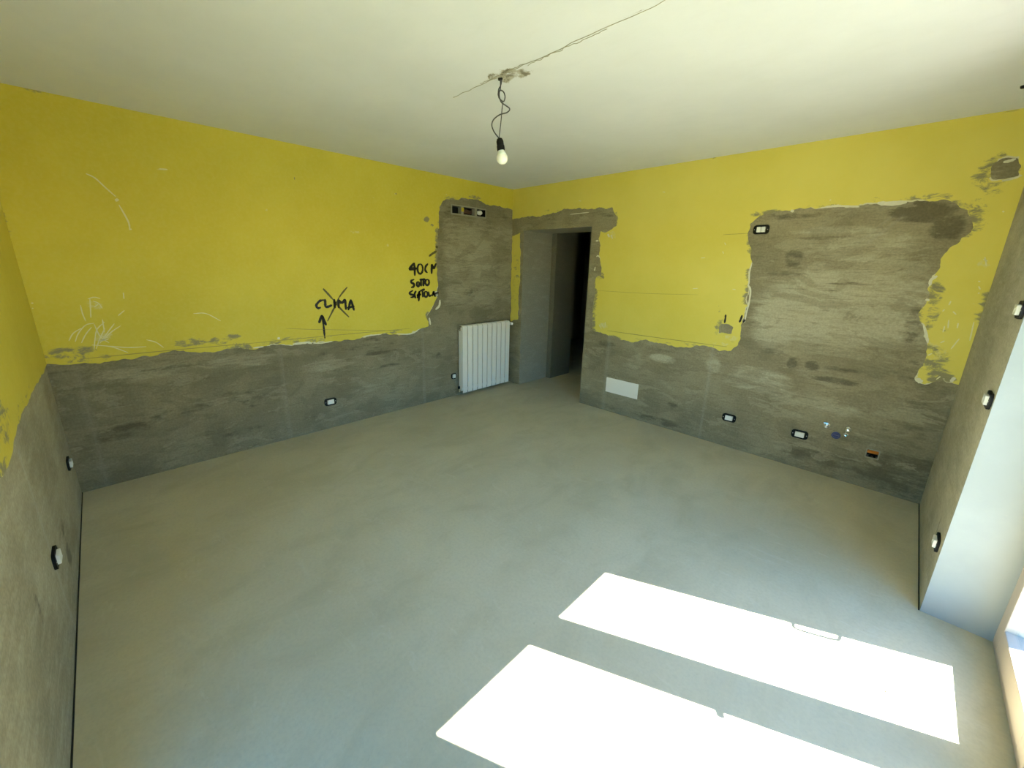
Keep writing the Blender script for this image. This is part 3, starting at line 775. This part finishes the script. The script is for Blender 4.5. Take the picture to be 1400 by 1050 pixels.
strokes('broken_filler', 'n', north, [(a, w) for a, w in (
    (Z4([(1160, 462), (1145, 520), (1140, 600)]), .010), (Z4([(1135, 600), (1150, 640), (1140, 720), (1122, 790), (1112, 845)]), .013), (Z4([(172, 318), (172, 328)]), .035), (Z4([(168, 425), (178, 418), (188, 430)]), .012), (Z4([(160, 490), (155, 515)]), .012),
    (Z4([(240, 280), (250, 300)]), .02), (Z4([(262, 285), (270, 310)]), .012), (Z4([(0, 155), (60, 148), (120, 142)]), .008),
    (Z5([(430, 155), (500, 147), (560, 148), (612, 150)]), .014), (Z5([(700, 132), (760, 135), (840, 127)]), .030), (Z5([(285, 168), (300, 172)]), .02), (Z5([(950, 525), (955, 500), (985, 480)]), .018), (Z5([(920, 715), (932, 760), (940, 800)]), .016),
    (Z5([(885, 970), (910, 990)]), .03), (Z5([(1050, 985), (1068, 965)]), .02), (Z5([(935, 600), (942, 590)]), .02),
    (zs([(270, 745), (310, 738), (360, 722)], 5.25, 1320, 80), .016), (zs([(260, 880), (330, 865), (385, 848)], 5.25, 1320, 80), .012))], M['chip'], 'white filler showing along the broken paint edge', n=.0088)
strokes('pencil_line', 'n', north, [([(831, 452), (910, 463), (994, 474)], .006), ([(815, 397), (880, 401), (955, 403)], .003), ([(989, 321), (1024, 319)], .003)], M['pencil'], n=.0086)
rr = random.Random(4)
sc = [(Z4(a), .007) for a in ([(835, 433), (860, 431)], [(782, 628), (815, 626)], [(1035, 632), (1055, 634)], [(972, 390), (978, 405)], [(985, 335), (992, 350)], [(200, 850), (215, 880)], [(225, 840), (222, 875)], [(185, 860), (200, 885)], [(590, 12), (605, 14)], [(55, 68), (70, 70)])]
sc += [(Z5(a), .007) for a in ([(1212, 390), (1220, 432)], [(1205, 400), (1225, 410)], [(1180, 505), (1190, 508)], [(1183, 530), (1190, 545)], [(1180, 565), (1186, 560)], [(1020, 720), (1012, 750)], [(1040, 690), (1036, 730)], [(1060, 650), (1075, 665)], [(1085, 705), (1080, 730)],
      [(1000, 800), (1020, 790)], [(1050, 600), (1040, 620)], [(1010, 650), (1020, 640)], [(940, 860), (960, 850)], [(1090, 780), (1050, 830)], [(1000, 960), (980, 975)], [(1160, 700), (1140, 790)], [(1297, 170), (1303, 176)], [(470, 120), (478, 116)])]
strokes('scratch_marks', 'n', north, sc, M['scratch'], n=.0088)

# corridor behind the doorway
bm = bmesh.new()
bx(bm, -1.5, 0.30, 0.621, 1.12, -.12, H + .1); bx(bm, 1.75, 1.95, 0.621, 4.2, -.12, H + .1); bx(bm, -1.5, 1.95, 4.0, 4.2, -.12, H + .1); bx(bm, -1.5, 1.95, 0.621, 4.2, H, H + .15); bx(bm, -1.7, -1.5, 0.621, 4.2, -.12, H + .1)
me = bpy.data.meshes.new('wall_corridor'); bm.to_mesh(me); bm.free(); me.color_attributes.new('mask', 'FLOAT_COLOR', 'POINT')
struct(link('wall_corridor', me, M['pl_c']), 'bare plastered corridor beyond the doorway')

# ================================================================== EAST WALL (window) AND SOUTH WALL
WY0, WY1, WT = -3.02, -1.42, 2.35                          # window recess
XI = 4.69                                                  # inside face of the window frame
def e_mask(s, t):
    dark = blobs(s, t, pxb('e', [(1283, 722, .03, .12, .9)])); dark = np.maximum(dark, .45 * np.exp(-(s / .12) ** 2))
    return np.stack([dark, .55 + .3 * fbm(s, t, 2, 3, 3, 71), 0 * s], 1)
def e_disp(s, t):
    d = 0.0025 + 0.005 * (fbm(s, t, 2, 2, 4, 72) - .5); e = np.minimum.reduce([-s, s + LB, t, H - t, np.maximum(np.abs(s - (WY0 + WY1) / 2) - (WY1 - WY0) / 2, t - WT)])
    return d * smooth(0, .05, e)
us = lines(-LB, 0, 0.03, (WY0, WY1)); vs_ = lines(0, H, 0.03, (WT,))
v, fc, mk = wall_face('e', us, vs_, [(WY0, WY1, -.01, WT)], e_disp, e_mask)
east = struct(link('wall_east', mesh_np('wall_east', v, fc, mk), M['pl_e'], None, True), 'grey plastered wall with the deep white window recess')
bm = bmesh.new()
OY0, OY1, OT, XO = -2.93, -1.55, 2.33, 4.98                # outer opening is narrower
for (y0, y1, z0, z1) in ((WY1, .0, -.12, H + .1), (-LB - .3, WY0, -.12, H + .1), (WY0, WY1, WT, H + .1)):
    bx(bm, LC + .0005, 4.77, y0, y1, z0, z1)
for (y0, y1, z0, z1) in ((OY1, .0, -.12, H + .1), (-LB - .3, OY0, -.12, H + .1), (OY0, OY1, OT, H + .1), (OY0, OY1, -.12, 0.0)):
    bx(bm, 4.77, XO, y0, y1, z0, z1)
o = obj('window_reveal', bm, M['reveal'], east); o['label'] = 'white plastered sides of the window recess'

def s_mask(s, t):
    dark = blobs(s, t, pxb('s', [(95, 760, .12, .10, .85), (85, 720, .1, .08, .8), (52, 830, .06, .12, .8), (30, 700, .06, .5, .4), (75, 880, .3, .04, .5)]))
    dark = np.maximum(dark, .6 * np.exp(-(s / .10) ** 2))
    gro = np.exp(-((s - on_s(45, 680)[0]) / .02) ** 2) * (t < .95) * .6
    return np.stack([dark, .5 + .3 * fbm(s, t, 2, 3, 3, 81), gro], 1)
def s_disp(s, t):
    e = np.minimum.reduce([s, t, H - t]); return .004 * (fbm(s, t, 2, 3, 4, 82) - .5) * smooth(0, .05, e)
us = lines(0, LC, 0.025); vs_ = lines(0, H, 0.025)
QX0, QX1 = 2.95, 4.30                                      # unseen glazed door, assumed from the light, widened to brighten the north wall
us = lines(0, LC, 0.025, (QX0, QX1)); vs_ = lines(0, H, 0.025, (WT,))
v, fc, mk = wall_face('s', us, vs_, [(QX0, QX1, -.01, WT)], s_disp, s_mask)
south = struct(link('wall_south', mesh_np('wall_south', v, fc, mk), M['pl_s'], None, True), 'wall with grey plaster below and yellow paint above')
bm = bmesh.new(); bx(bm, -.3, QX0, -LB - .3, -LB - .01, -.12, H + .1); bx(bm, QX1, 4.98, -LB - .3, -LB - .01, -.12, H + .1); bx(bm, QX0, QX1, -LB - .3, -LB - .01, WT, H + .1); bx(bm, QX0, QX1, -LB - .3, -LB - .01, -.12, .0)
obj('masonry', bm, M['filler'], south)
S_POLY = frac_poly([(-.02, H + .02), (-.02, .985), (.4, 1.0), (.9, 1.01), (1.35, 1.02), (1.7, .99), (2.0, .97), (2.6, 1.0), (3.2, .99), (3.8, 1.01), (LC + .02, 1.0), (LC + .02, H + .02)], .06, .012, 9,
                   lambda a, b: (a[1] > H and b[1] > H) or (a[0] < 0 and b[0] < 0) or (a[0] > LC and b[0] > LC))
s_field = lambda S, T: np.minimum(sdf_poly(S, T, S_POLY), -sdf_poly(S, T, [(QX0 - .001, -1), (QX1 + .001, -1), (QX1 + .001, WT + .001), (QX0 - .001, WT + .001)]))
us = lines(0, LC, 0.025); vs_ = lines(.9, H, 0.02)
v, fc, mk = coat('s', us, vs_, s_field, lambda s, t: .0065 + .0015 * (fbm(s, t, 3, 3, 3, 91) - .5),
                 coat_mask(s_field, [(1.2, 1.05, .5, .05, .6), (1.75, 1.1, .25, .14, .72), (2.2, 1.12, .3, .12, .6)], [(1.8, 1.25, .3, .2, .5)], [], 93))
link('paint_coat', mesh_np('paint_coat', v, fc, mk), M['paint'], south, False)['label'] = 'old mustard yellow paint above grey plaster'

# perimeter edge strips
bm = bmesh.new(); bx(bm, 0.0, QX0, -LB + .001, -LB + .006, 0, .004)
struct(obj('trim_1', bm, M['strip']), 'dark edge strip between floor and wall')
bm = bmesh.new(); bx(bm, LC - .006, LC - .001, WY1, 0, 0, .004)
struct(obj('trim_2', bm, M['strip']), 'dark edge strip between floor and wall')

# ================================================================== WINDOW
win = bpy.data.objects.new('window_1', None); COL.objects.link(win); win.location = (XI, (WY0 + WY1) / 2, 0)
struct(win, 'cream two-leaf french window in the deep recess')
def wpart(name, boxes, mat, parent=win, bevel=.004):
    bm = bmesh.new()
    for b_ in boxes: bx(bm, *b_, bevel=bevel)
    o = obj(name, bm, mat)
    o.parent = parent
    ww = Vector((XI, (WY0 + WY1) / 2, 0))
    o.data.transform(Matrix.Translation(-ww))
    return o
FW, SW = 0.065, 0.095                                      # frame and leaf stile width
ZB, ZT = 0.055, WT - FW
yc = (WY0 + WY1) / 2
wpart('frame', [(XI, XI + .075, WY1 - FW, WY1 - .001, 0, WT), (XI, XI + .075, WY0 + .001, WY0 + FW, 0, WT), (XI, XI + .075, WY0 + FW, WY1 - FW, ZT, WT), (XI, XI + .075, WY0 + FW, WY1 - FW, 0, ZB)], M['frame'])
lx0, lx1 = XI - .012, XI + .056
pan = []
for nm, ya, yb in (('leaf', yc + .004, WY1 - FW + .012), ('leaf', WY0 + FW - .012, yc - .004)):
    lf = wpart('window_leaf', [(lx0, lx1, yb - SW, yb, ZB + .004, ZT + .012), (lx0, lx1, ya, ya + SW, ZB + .004, ZT + .012),
                               (lx0, lx1, ya + SW, yb - SW, ZB + .004, ZB + .115), (lx0, lx1, ya + SW, yb - SW, ZT - .08, ZT + .012)], M['frame'])
    bm = bmesh.new(); bx(bm, XI + .018, XI + .024, ya + SW - .005, yb - SW + .005, ZB + .11, ZT - .075)
    g = obj('pane', bm, M['glass']); g.data.transform(Matrix.Translation(-Vector((XI, yc, 0)))); g.parent = lf
    edge = yb if yb > yc + .3 else ya
    for hz in (.75, 1.3, 2.05):
        bm = bmesh.new(); cyl(bm, (lx0 - .006, edge, hz), (lx0 - .006, edge, hz + .07), .008)
        h = obj('hinge', bm, M['steel']); h.data.transform(Matrix.Translation(-Vector((XI, yc, 0)))); h.parent = lf
bm = bmesh.new()
hy = yc - .066
bx(bm, lx0 - .012, lx0, hy - .016, hy + .016, .965, 1.045, bevel=.003); cyl(bm, (lx0 - .01, hy, 1.005), (lx0 - .055, hy, 1.005), .009)
cyl(bm, (lx0 - .055, hy + .006, 1.012), (lx0 - .055, hy - .105, .945), .014, .013, seg=12)
h = obj('handle', bm, M['steel']); h.data.transform(Matrix.Translation(-Vector((XI, yc, 0)))); h.parent = win
bm = bmesh.new()                                           # thin pull bar fixed to the outer jamb
tube(bm, catmull([(XO - .03, OY1 + .001, 1.00), (XO - .03, OY1 - .035, 1.00), (XO - .03, OY1 - .048, 1.02), (XO - .03, OY1 - .05, 1.12), (XO - .03, OY1 - .042, 1.21), (XO - .03, OY1 + .001, 1.225)], 6), .0075)
h = obj('pull_bar', bm, M['steel']); h.data.transform(Matrix.Translation(-Vector((XI, yc, 0)))); h.parent = win
YS = -LB - .14                                             # assumed glazed door set in the south wall
w2 = bpy.data.objects.new('window_2', None); COL.objects.link(w2); w2.location = ((QX0 + QX1) / 2, YS, 0)
struct(w2, 'assumed cream single-leaf glazed door in the south wall')
def w2part(name, boxes, mat, parent=w2):
    bm = bmesh.new()
    for b_ in boxes: bx(bm, *b_, bevel=.003)
    o = obj(name, bm, mat, parent); o.data.transform(Matrix.Translation(-Vector(w2.location))); return o
w2part('frame', [(QX0 + .001, QX0 + .06, YS - .06, YS, 0, WT - .001), (QX1 - .06, QX1 - .001, YS - .06, YS, 0, WT - .001), (QX0 + .06, QX1 - .06, YS - .06, YS, WT - .06, WT - .001), (QX0 + .06, QX1 - .06, YS - .06, YS, 0, .05)], M['frame'])
lf = w2part('window_leaf', [(QX0 + .062, QX0 + .14, YS - .05, YS + .01, .055, WT - .065), (QX1 - .14, QX1 - .062, YS - .05, YS + .01, .055, WT - .065), (QX0 + .14, QX1 - .14, YS - .05, YS + .01, WT - .14, WT - .065), (QX0 + .14, QX1 - .14, YS - .05, YS + .01, .055, .15)], M['frame'])
w2part('pane', [(QX0 + .136, QX1 - .136, YS - .024, YS - .018, .146, WT - .136)], M['glass'], lf)
bm = bmesh.new(); bx(bm, 4.72, XO + .03, OY0, OY1, -.12, .012)
struct(obj('trim_3', bm, M['balc']), 'stone threshold under the french window')
bm = bmesh.new(); bx(bm, XO, 6.5, -LB - .3, .7, -.2, -.03)
struct(obj('balcony_floor', bm, M['balc']), 'concrete balcony slab outside the window')
bm = bmesh.new(); bx(bm, -40, 70, -60, 60, -3.6, -3.4)
struct(obj('ground', bm, M['ground']), 'garden ground below the balcony')

# ================================================================== RADIATOR
RY0, RY1, RZ0, RZ1 = -0.99, -0.12, 0.045, 0.95
rad = thing('radiator', 'white ten-section aluminium radiator on grey plaster beside the doorway', 'radiator', (0.0, (RY0 + RY1) / 2, RZ0))
pit = (RY1 - RY0) / 10
hgt = RZ1 - RZ0
bm = bmesh.new()
g = pit / 2 - .0056
# front plate with rolled top, fins and water column
prof = [(.112, .004), (.115, .012), (.115, hgt - .03), (.110, hgt - .012), (.098, hgt - .002), (.085, hgt), (.050, hgt), (.050, hgt - .004), (.083, hgt - .005), (.104, hgt - .03), (.109, hgt - .05), (.109, .006)]
ra = [bm.verts.new((x, -g, z)) for x, z in prof]; rb = [bm.verts.new((x, g, z)) for x, z in prof]
for i in range(len(prof)):
    j = (i + 1) % len(prof); bm.faces.new((ra[i], ra[j], rb[j], rb[i]))
bm.faces.new(ra[::-1]); bm.faces.new(rb)
bx(bm, .045, .112, -.004, .004, .03, hgt - .02)
bx(bm, .038, .050, -g + .006, g - .006, .05, hgt - .03, bevel=.002)
cyl(bm, (.075, 0, .05), (.075, 0, hgt - .04), .015, seg=10)
for z in (.045, hgt - .045): cyl(bm, (.075, -pit / 2, z), (.075, pit / 2, z), .022, seg=14)
first = obj('section', bm, M['enamel'], rad)
first.location = (0, -4.5 * pit, 0)
for i in range(1, 10):
    c = first.copy(); COL.objects.link(c); c.parent = rad; c.location = (0, (i - 4.5) * pit, 0)
W2 = (RY1 - RY0) / 2
bm = bmesh.new(); bx(bm, .036, .105, -W2 + .0005, -W2 + .004, .06, hgt - .06, bevel=.001)
obj('side_panel', bm, M['enamel'], rad)
for nm, yy, sgn, z in (('end_plug', -W2, -1, hgt - .045), ('end_plug', W2, 1, .045)):
    bm = bmesh.new(); cyl(bm, (.075, yy, z), (.075, yy + sgn * .012, z), .021, seg=12); cyl(bm, (.075, yy + sgn * .012, z), (.075, yy + sgn * .022, z), .010, seg=8)
    obj(nm, bm, M['chrome'] if sgn < 0 else M['enamel'], rad)
bm = bmesh.new(); cyl(bm, (.075, W2, hgt - .045), (.075, W2 + .03, hgt - .045), .014); cyl(bm, (.004, W2 + .03, hgt - .045), (.085, W2 + .03, hgt - .045), .012)
vv = obj('valve', bm, M['chrome'], rad)
bm = bmesh.new(); cyl(bm, (.085, W2 + .03, hgt - .045), (.130, W2 + .03, hgt - .045), .021, .018, seg=18); obj('valve_knob', bm, M['white'], vv)
bm = bmesh.new(); cyl(bm, (.075, -W2, .045), (.075, -W2 - .03, .045), .014); cyl(bm, (.004, -W2 - .03, .045), (.08, -W2 - .03, .045), .012); cyl(bm, (.075, -W2 - .03, .02), (.075, -W2 - .03, .066), .015)
vv = obj('return_valve', bm, M['chrome'], rad)
bm = bmesh.new(); cyl(bm, (.075, -W2 - .03, .066), (.075, -W2 - .03, .098), .015, .013); obj('valve_cap', bm, M['black'], vv)
for yy in (-W2 + pit, W2 - pit):
    bm = bmesh.new(); bx(bm, .004, .045, yy - .01, yy + .01, hgt - .10, hgt - .07, bevel=.003)
    obj('wall_bracket', bm, M['enamel'], rad)

# ================================================================== WALL BOXES (switch and socket boxes with protective covers)
def rounded(w, h, r, k_=5):
    out = []
    for cx, cy, a0 in ((w / 2 - r, h / 2 - r, 0), (-w / 2 + r, h / 2 - r, 90), (-w / 2 + r, -h / 2 + r, 180), (w / 2 - r, -h / 2 + r, 270)):
        for i in range(k_ + 1):
            a = math.radians(a0 + 90 * i / k_); out.append((cx + r * math.cos(a), cy + r * math.sin(a)))
    return out
def plate_ring(bm, outer, inner, z0, z1):
    A = [[bm.verts.new((x, y, z)) for x, y in ring] for ring, z in ((outer, z0), (outer, z1), (inner, z1), (inner, z0))]
    n = len(outer)
    for a, b_ in ((0, 1), (1, 2), (2, 3), (3, 0)):
        for i in range(n):
            j = (i + 1) % n
            bm.faces.new((A[a][i], A[a][j], A[b_][j], A[b_][i]))
def build_box(mods, w=.122, h=.076, mw=.068, mh=.044):
    """local: x along wall, y up, z into the room"""
    bm = bmesh.new(); plate_ring(bm, rounded(w, h, .024), rounded(mw + .004, mh + .004, .003), 0, .011)
    me_f = bpy.data.meshes.new('mounting_frame'); bmesh.ops.recalc_face_normals(bm, faces=bm.faces); bm.to_mesh(me_f); bm.free(); me_f.materials.append(M['black'])
    ms = []
    for i in range(mods):
        ww = mw / mods
        bm = bmesh.new(); bx(bm, -mw / 2 + ww * i + .0012, -mw / 2 + ww * (i + 1) - .0012, -mh / 2, mh / 2, .0, .023, bevel=.003)
        bx(bm, -mw / 2 + ww * (i + .5) - .0015, -mw / 2 + ww * (i + .5) + .0015, -.008, .008, .023, .0245)
        me = bpy.data.meshes.new('module'); bm.to_mesh(me); bm.free(); me.materials.append(M['white']); ms.append(me)
    bm = bmesh.new()
    cyl(bm, (0, 0, .0108), (0, 0, .0125), .0035, seg=8)
    me_s = bpy.data.meshes.new('screw'); bm.to_mesh(me_s); bm.free(); me_s.materials.append(M['steel'])
    return me_f, ms, me_s
BOX = {1: build_box(1), 2: build_box(2), 3: build_box(1, .080, .076, .046, .046)}
ROT_W = {'w': Matrix(((0, 0, 1), (1, 0, 0), (0, 1, 0))), 'n': Matrix(((1, 0, 0), (0, 0, -1), (0, 1, 0))),
         'e': Matrix(((0, 0, -1), (-1, 0, 0), (0, 1, 0))), 's': Matrix(((-1, 0, 0), (0, 0, 1), (0, 1, 0)))}
def wall_box(wall, u, v_, kind, label, group='black wall boxes'):
    s, t = MAPS[wall][2](u, v_)
    t_ = thing('wall_box', label, 'wall box', MAPS[wall][0](s, t, 0.001), ROT_W[wall].to_euler(), group)
    f_, ms, sw_ = BOX[kind]
    for nm, me, dx in [('mounting_frame', f_, 0)] + [('module', x, 0) for x in ms] + ([('screw', sw_, .05), ('screw', sw_, -.05)] if kind != 3 else []):
        o = bpy.data.objects.new(nm, me); COL.objects.link(o); o.parent = t_; o.location.x = dx
    return t_
wall_box('w', 451.5, 549, 1, 'black wall box with white cover, low on the grey plaster under the word CLIMA')
wall_box('w', 620, 514, 3, 'small black wall box with white insert right beside the radiator')
wall_box('n', 1041, 314, 2, 'black wall box with two white modules at the top corner of the grey patch')
wall_box('n', 997, 571, 1, 'black wall box with white cover between the white panel and the taps')
wall_box('n', 1093.5, 593.5, 1, 'black wall box with white cover next to the chrome tap fittings')
wall_box('e', 1399, 424, 1, 'black wall box with white cover, topmost of three by the window recess')
wall_box('e', 1355, 547, 1, 'black wall box with white cover, middle of three by the window recess')
wall_box('e', 1284, 742, 1, 'black wall box with white cover, lowest of three by the window recess')
wall_box('s', 92, 634, 1, 'black wall box with white cover low beside the dark inner room corner')
wall_box('s', 73, 763, 1, 'black wall box with white cover above a dark damp smudge on the plaster')

# white cover panel
p0, p1 = on_n(831, 517), on_n(876, 547)
cp = thing('cover_panel', 'blank white rectangular cover panel low on the wall beside the doorway', 'cover panel', (1.872, 0, .335), ROT_W['n'].to_euler())
bm = bmesh.new(); bx(bm, -.207, .207, -.09, .09, .0005, .009, bevel=.003); obj('plate', bm, M['enamel'], cp)
for sx in (-1, 1):
    bm = bmesh.new(); cyl(bm, (sx * .185, 0, .0088), (sx * .185, 0, .0102), .006, seg=10); obj('screw_cap', bm, M['enamel'], cp)

# three-bay wall box
jb = thing('junction_box', 'open three-bay wall box with dark recesses above the radiator', 'junction box', (0, (JB[0] + JB[1]) / 2, (JB[2] + JB[3]) / 2), ROT_W['w'].to_euler())
jw, jh = JB[1] - JB[0], JB[3] - JB[2]
bm = bmesh.new()
for b_ in ((-jw / 2, jw / 2, -jh / 2, -jh / 2 + .004), (-jw / 2, jw / 2, jh / 2 - .004, jh / 2), (-jw / 2, -jw / 2 + .004, -jh / 2, jh / 2), (jw / 2 - .004, jw / 2, -jh / 2, jh / 2)):
    bx(bm, *b_, -.08, .002)
bx(bm, -jw / 2, jw / 2, -jh / 2, jh / 2, -.084, -.08)
obj('box_shell', bm, M['black'], jb)
c0 = (JB[0] + JB[1]) / 2
for y0, y1 in ((-.905, -.868), (-.688, -.648)):
    bm = bmesh.new(); bx(bm, y0 - c0, y1 - c0, -jh / 2, jh / 2, -.06, .004, bevel=.002); obj('divider', bm, M['filler'], jb)
bm = bmesh.new(); plate_ring(bm, rounded(jw + .03, jh + .03, .008), rounded(jw - .002, jh - .002, .004), -.001, .006); obj('rim', bm, M['filler'], jb)
bm = bmesh.new(); bx(bm, -.905 - c0 + .004, -.868 - c0 + .004, -.012, .034, .004, .007, bevel=.001); obj('tape', bm, M['tape'], jb)
for i in range(3):
    bm = bmesh.new(); tube(bm, catmull([(-.855 - c0, -.022 + .018 * i, -.05), (-.80 - c0, -.012 + .012 * i, -.03 + .006 * i), (-.745 - c0, -.02 + .014 * i, -.028), (-.695 - c0, -.012 + .016 * i, -.05)], 8), .008, 8, lambda k_: 1 + .12 * (k_ % 2))
    obj('conduit', bm, M['copper'], jb)
bm = bmesh.new(); bmesh.ops.create_icosphere(bm, subdivisions=3, radius=1)
rr = random.Random(11)
for v_ in bm.verts:
    k_ = 1 + .35 * (fbm(np.array([v_.co.x * 2 + 3]), np.array([v_.co.y * 2 + v_.co.z * 1.7 + 5]), 1.5, 1.5, 3, 2)[0] - .5) * 2
    v_.co = Vector((v_.co.x * .042 * k_ + (-.585 - c0), v_.co.y * .026 * k_ + .006, v_.co.z * .022 * k_ - .02))
obj('paper_wad', bm, M['white'], jb, True)

# ================================================================== KITCHEN STUBS
def tap(x, z, label, face):
    t_ = thing('stop_valve', label, 'valve', (x, 0, z), ROT_W['n'].to_euler())
    bm = bmesh.new(); lathe(bm, [(0, .0005), (.024, .0005), (.023, .004), (.014, .009), (0, .009)], 18); obj('rosette', bm, M['chrome'], t_, True)
    bm = bmesh.new(); cyl(bm, (0, 0, .006), (0, 0, .05), .011); cyl(bm, (0, -.016, .036), (0, .016, .036), .013); obj('body', bm, M['chrome'], t_)
    if face:
        bm = bmesh.new(); lathe(bm, [(.006, .030), (.006, .050), (.013, .052), (.017, .048), (.017, .030)], 18, Matrix.Translation((-.004, -.030, .01))); obj('outlet', bm, M['chrome'], t_)
        bm = bmesh.new(); lathe(bm, [(0, .05), (.017, .05), (.020, .056), (.018, .066), (.010, .070), (0, .071)], 18, Matrix.Translation((0, .008, 0))); obj('cap', bm, M['chrome'], t_, True)
    else:
        bm = bmesh.new(); bx(bm, -.006, .006, .010, .030, .032, .044, bevel=.002); bx(bm, -.024, .010, .020, .030, .038, .050, bevel=.003); obj('lever', bm, M['chrome'], t_)
        bm = bmesh.new(); lathe(bm, [(0, .05), (.014, .05), (.014, .062), (.009, .066), (0, .066)], 6); obj('cap', bm, M['chrome'], t_)
    return t_
tap(3.793, .455, 'chrome stop valve with a small lever above the blue pipe plug', False)
tap(3.932, .457, 'chrome stop valve with round cap and open outlet ring, nearer the corner', True)
bp = thing('pipe_plug', 'round dark blue plastic plug in the grey plaster below the chrome valves', 'pipe plug', (3.865, 0, .384), ROT_W['n'].to_euler())
bm = bmesh.new(); lathe(bm, [(0, .0), (.031, .0), (.031, .006), (.028, .010), (.022, .010), (.021, .006), (0, .006)], 24); obj('cap', bm, M['blue'], bp)
bm = bmesh.new(); bx(bm, -.018, .018, -.003, .003, .006, .013, bevel=.001); obj('grip', bm, M['blue'], bp)
gx, gz = (GB[0] + GB[1]) / 2, (GB[2] + GB[3]) / 2
ob = thing('conduit_outlet', 'square hole with orange conduit and black cable ends near the floor corner', 'conduit outlet', (gx, 0, gz), ROT_W['n'].to_euler())
gw, gh = GB[1] - GB[0], GB[3] - GB[2]
bm = bmesh.new(); plate_ring(bm, rounded(gw + .012, gh + .012, .006), rounded(gw - .004, gh - .004, .003), -.05, .004); obj('rim', bm, M['filler'], ob)
bm = bmesh.new(); bx(bm, -gw / 2 + .003, gw / 2 - .003, -gh / 2 + .003, gh / 2 - .003, -.06, -.05); obj('back_plate', bm, M['black'], ob)
bm = bmesh.new(); tube(bm, [(-.03 + .06 * i / 24, .010 + .006 * math.sin(math.pi * i / 24), -.018 + .02 * math.sin(math.pi * i / 24)) for i in range(25)], .012, 10, lambda k_: 1 + .13 * (k_ % 2)); obj('conduit', bm, M['orange'], ob)
for sx in (-1, 1):
    bm = bmesh.new(); tube(bm, catmull([(sx * .012, .01, -.045), (sx * .014, -.006, -.015), (sx * .013, -.014, .0), (sx * .016, -.022, .008)], 6), .0065, 8); obj('cable_end', bm, M['black'], ob)

# ================================================================== PENDANT BULB
P0 = Vector((cen[0], cen[1], H))
dh = Vector((CAM_POS[0] - P0.x, CAM_POS[1] - P0.y, 0)).normalized()
def pend(u, v_, off=0.0):                                  # pixel on the upright plane through the cable's ceiling point
    d = Vector(ROT @ np.array([(u - 700 - SHU) / F_PX, -(v_ - 525 - SHV) / F_PX, -1.0]))
    c = Vector(CAM_POS)
    return c + d * ((P0 - c).dot(dh) / d.dot(dh)) + dh * off
Z7 = lambda a, b_, off=0.0: pend(600 + a / 5.525, 70 + b_ / 5.525, off)
sock_t, sock_b, bulb_b = Z7(460, 655), Z7(470, 750), Z7(487, 857)
pl = thing('pendant_bulb', 'bare white bulb in a black socket hanging on twisted wires from the ceiling', 'bulb', P0)
def loc(p): return p - P0
bm = bmesh.new()
tube(bm, [loc(p) for p in catmull([P0 + Vector((0, 0, .01)), Z7(466, 250), Z7(462, 290), Z7(448, 325, .01), Z7(458, 362, .01), Z7(488, 380), Z7(500, 340, -.01), Z7(488, 300, -.012), Z7(462, 297, 0), Z7(456, 340, .012), Z7(470, 385, .004),
     Z7(505, 410), Z7(535, 435), Z7(515, 463), Z7(460, 480), Z7(415, 515), Z7(400, 555), Z7(415, 605), Z7(452, 655)], 8)], .0034, 7)
obj('wire', bm, M['cable'], pl)
bm = bmesh.new()
tube(bm, [loc(p) for p in catmull([P0 + Vector((.006, .004, .01)), Z7(470, 255, .008), Z7(450, 300, .014), Z7(452, 345, -.008), Z7(480, 384, -.004), Z7(477, 440), Z7(468, 540), Z7(455, 655)], 8)], .0026, 7)
obj('wire', bm, M['cable'], pl)
axis = (sock_t - bulb_b).normalized()
mt = Matrix.Translation(loc(sock_b)) @ axis.to_track_quat('Z', 'Y').to_matrix().to_4x4()
hs = (sock_t - sock_b).length; hb = (sock_b - bulb_b).length
bm = bmesh.new(); lathe(bm, [(0, 0), (.0215, 0), (.0225, .004), (.0225, hs * .35), (.0205, hs * .42), (.020, hs * .75), (.015, hs * .93), (.007, hs), (0, hs)], 24, mt)
obj('socket', bm, M['black'], pl, False)
rb_ = .0325
prof = [(0, -hb)]
for i in range(1, 10):
    a = math.radians(-90 + i * 14); prof.append((rb_ * math.cos(a), -hb + rb_ + rb_ * math.sin(a)))
prof += [(.030, -hb * .38), (.024, -hb * .22), (.0185, -hb * .08), (.016, .004)]
bm = bmesh.new(); lathe(bm, prof, 28, mt); obj('bulb', bm, M['opal'], pl, True)
bm = bmesh.new(); cyl(bm, (0, 0, .012), (0, 0, -.006), .016, .012, seg=12); obj('cable_sleeve', bm, M['black'], pl)

# dark cap at the edge of the ceiling
e0 = on_c(1401, 117)
cc = thing('ceiling_plug', 'small black round plug in the ceiling by the window wall', 'plug', (e0[0], e0[1], H))
bm = bmesh.new(); lathe(bm, [(0, -.012), (.012, -.012), (.015, -.008), (.016, 0), (0, 0)], 18); obj('cap', bm, M['black'], cc, True)

# ================================================================== PLASTER CRUMBS ON THE FLOOR
rr = random.Random(21)
for i, (u, v_, r_) in enumerate(((1117, 931, .006), (1212, 946, .006), (1216, 956, .004), (1294, 971, .004), (1295, 987, .004))):
    s, t = on_f(u, v_)
    bm = bmesh.new(); bmesh.ops.create_icosphere(bm, subdivisions=2, radius=1)
    for w in bm.verts:
        k_ = rr.uniform(.75, 1.15); w.co = Vector((w.co.x * r_ * k_ * 1.3, w.co.y * r_ * k_ * .8, max(0, (w.co.z * .5 + .42) * r_ * k_)))
    o = obj('plaster_crumb', bm, M['crumb']); o.location = (s, t, 0); o.rotation_euler = (0, 0, rr.uniform(0, 3))
    tag(o, 'tiny grey plaster crumb lying in the sunlit patch of floor', 'crumb', 'plaster crumbs on the sunlit floor')
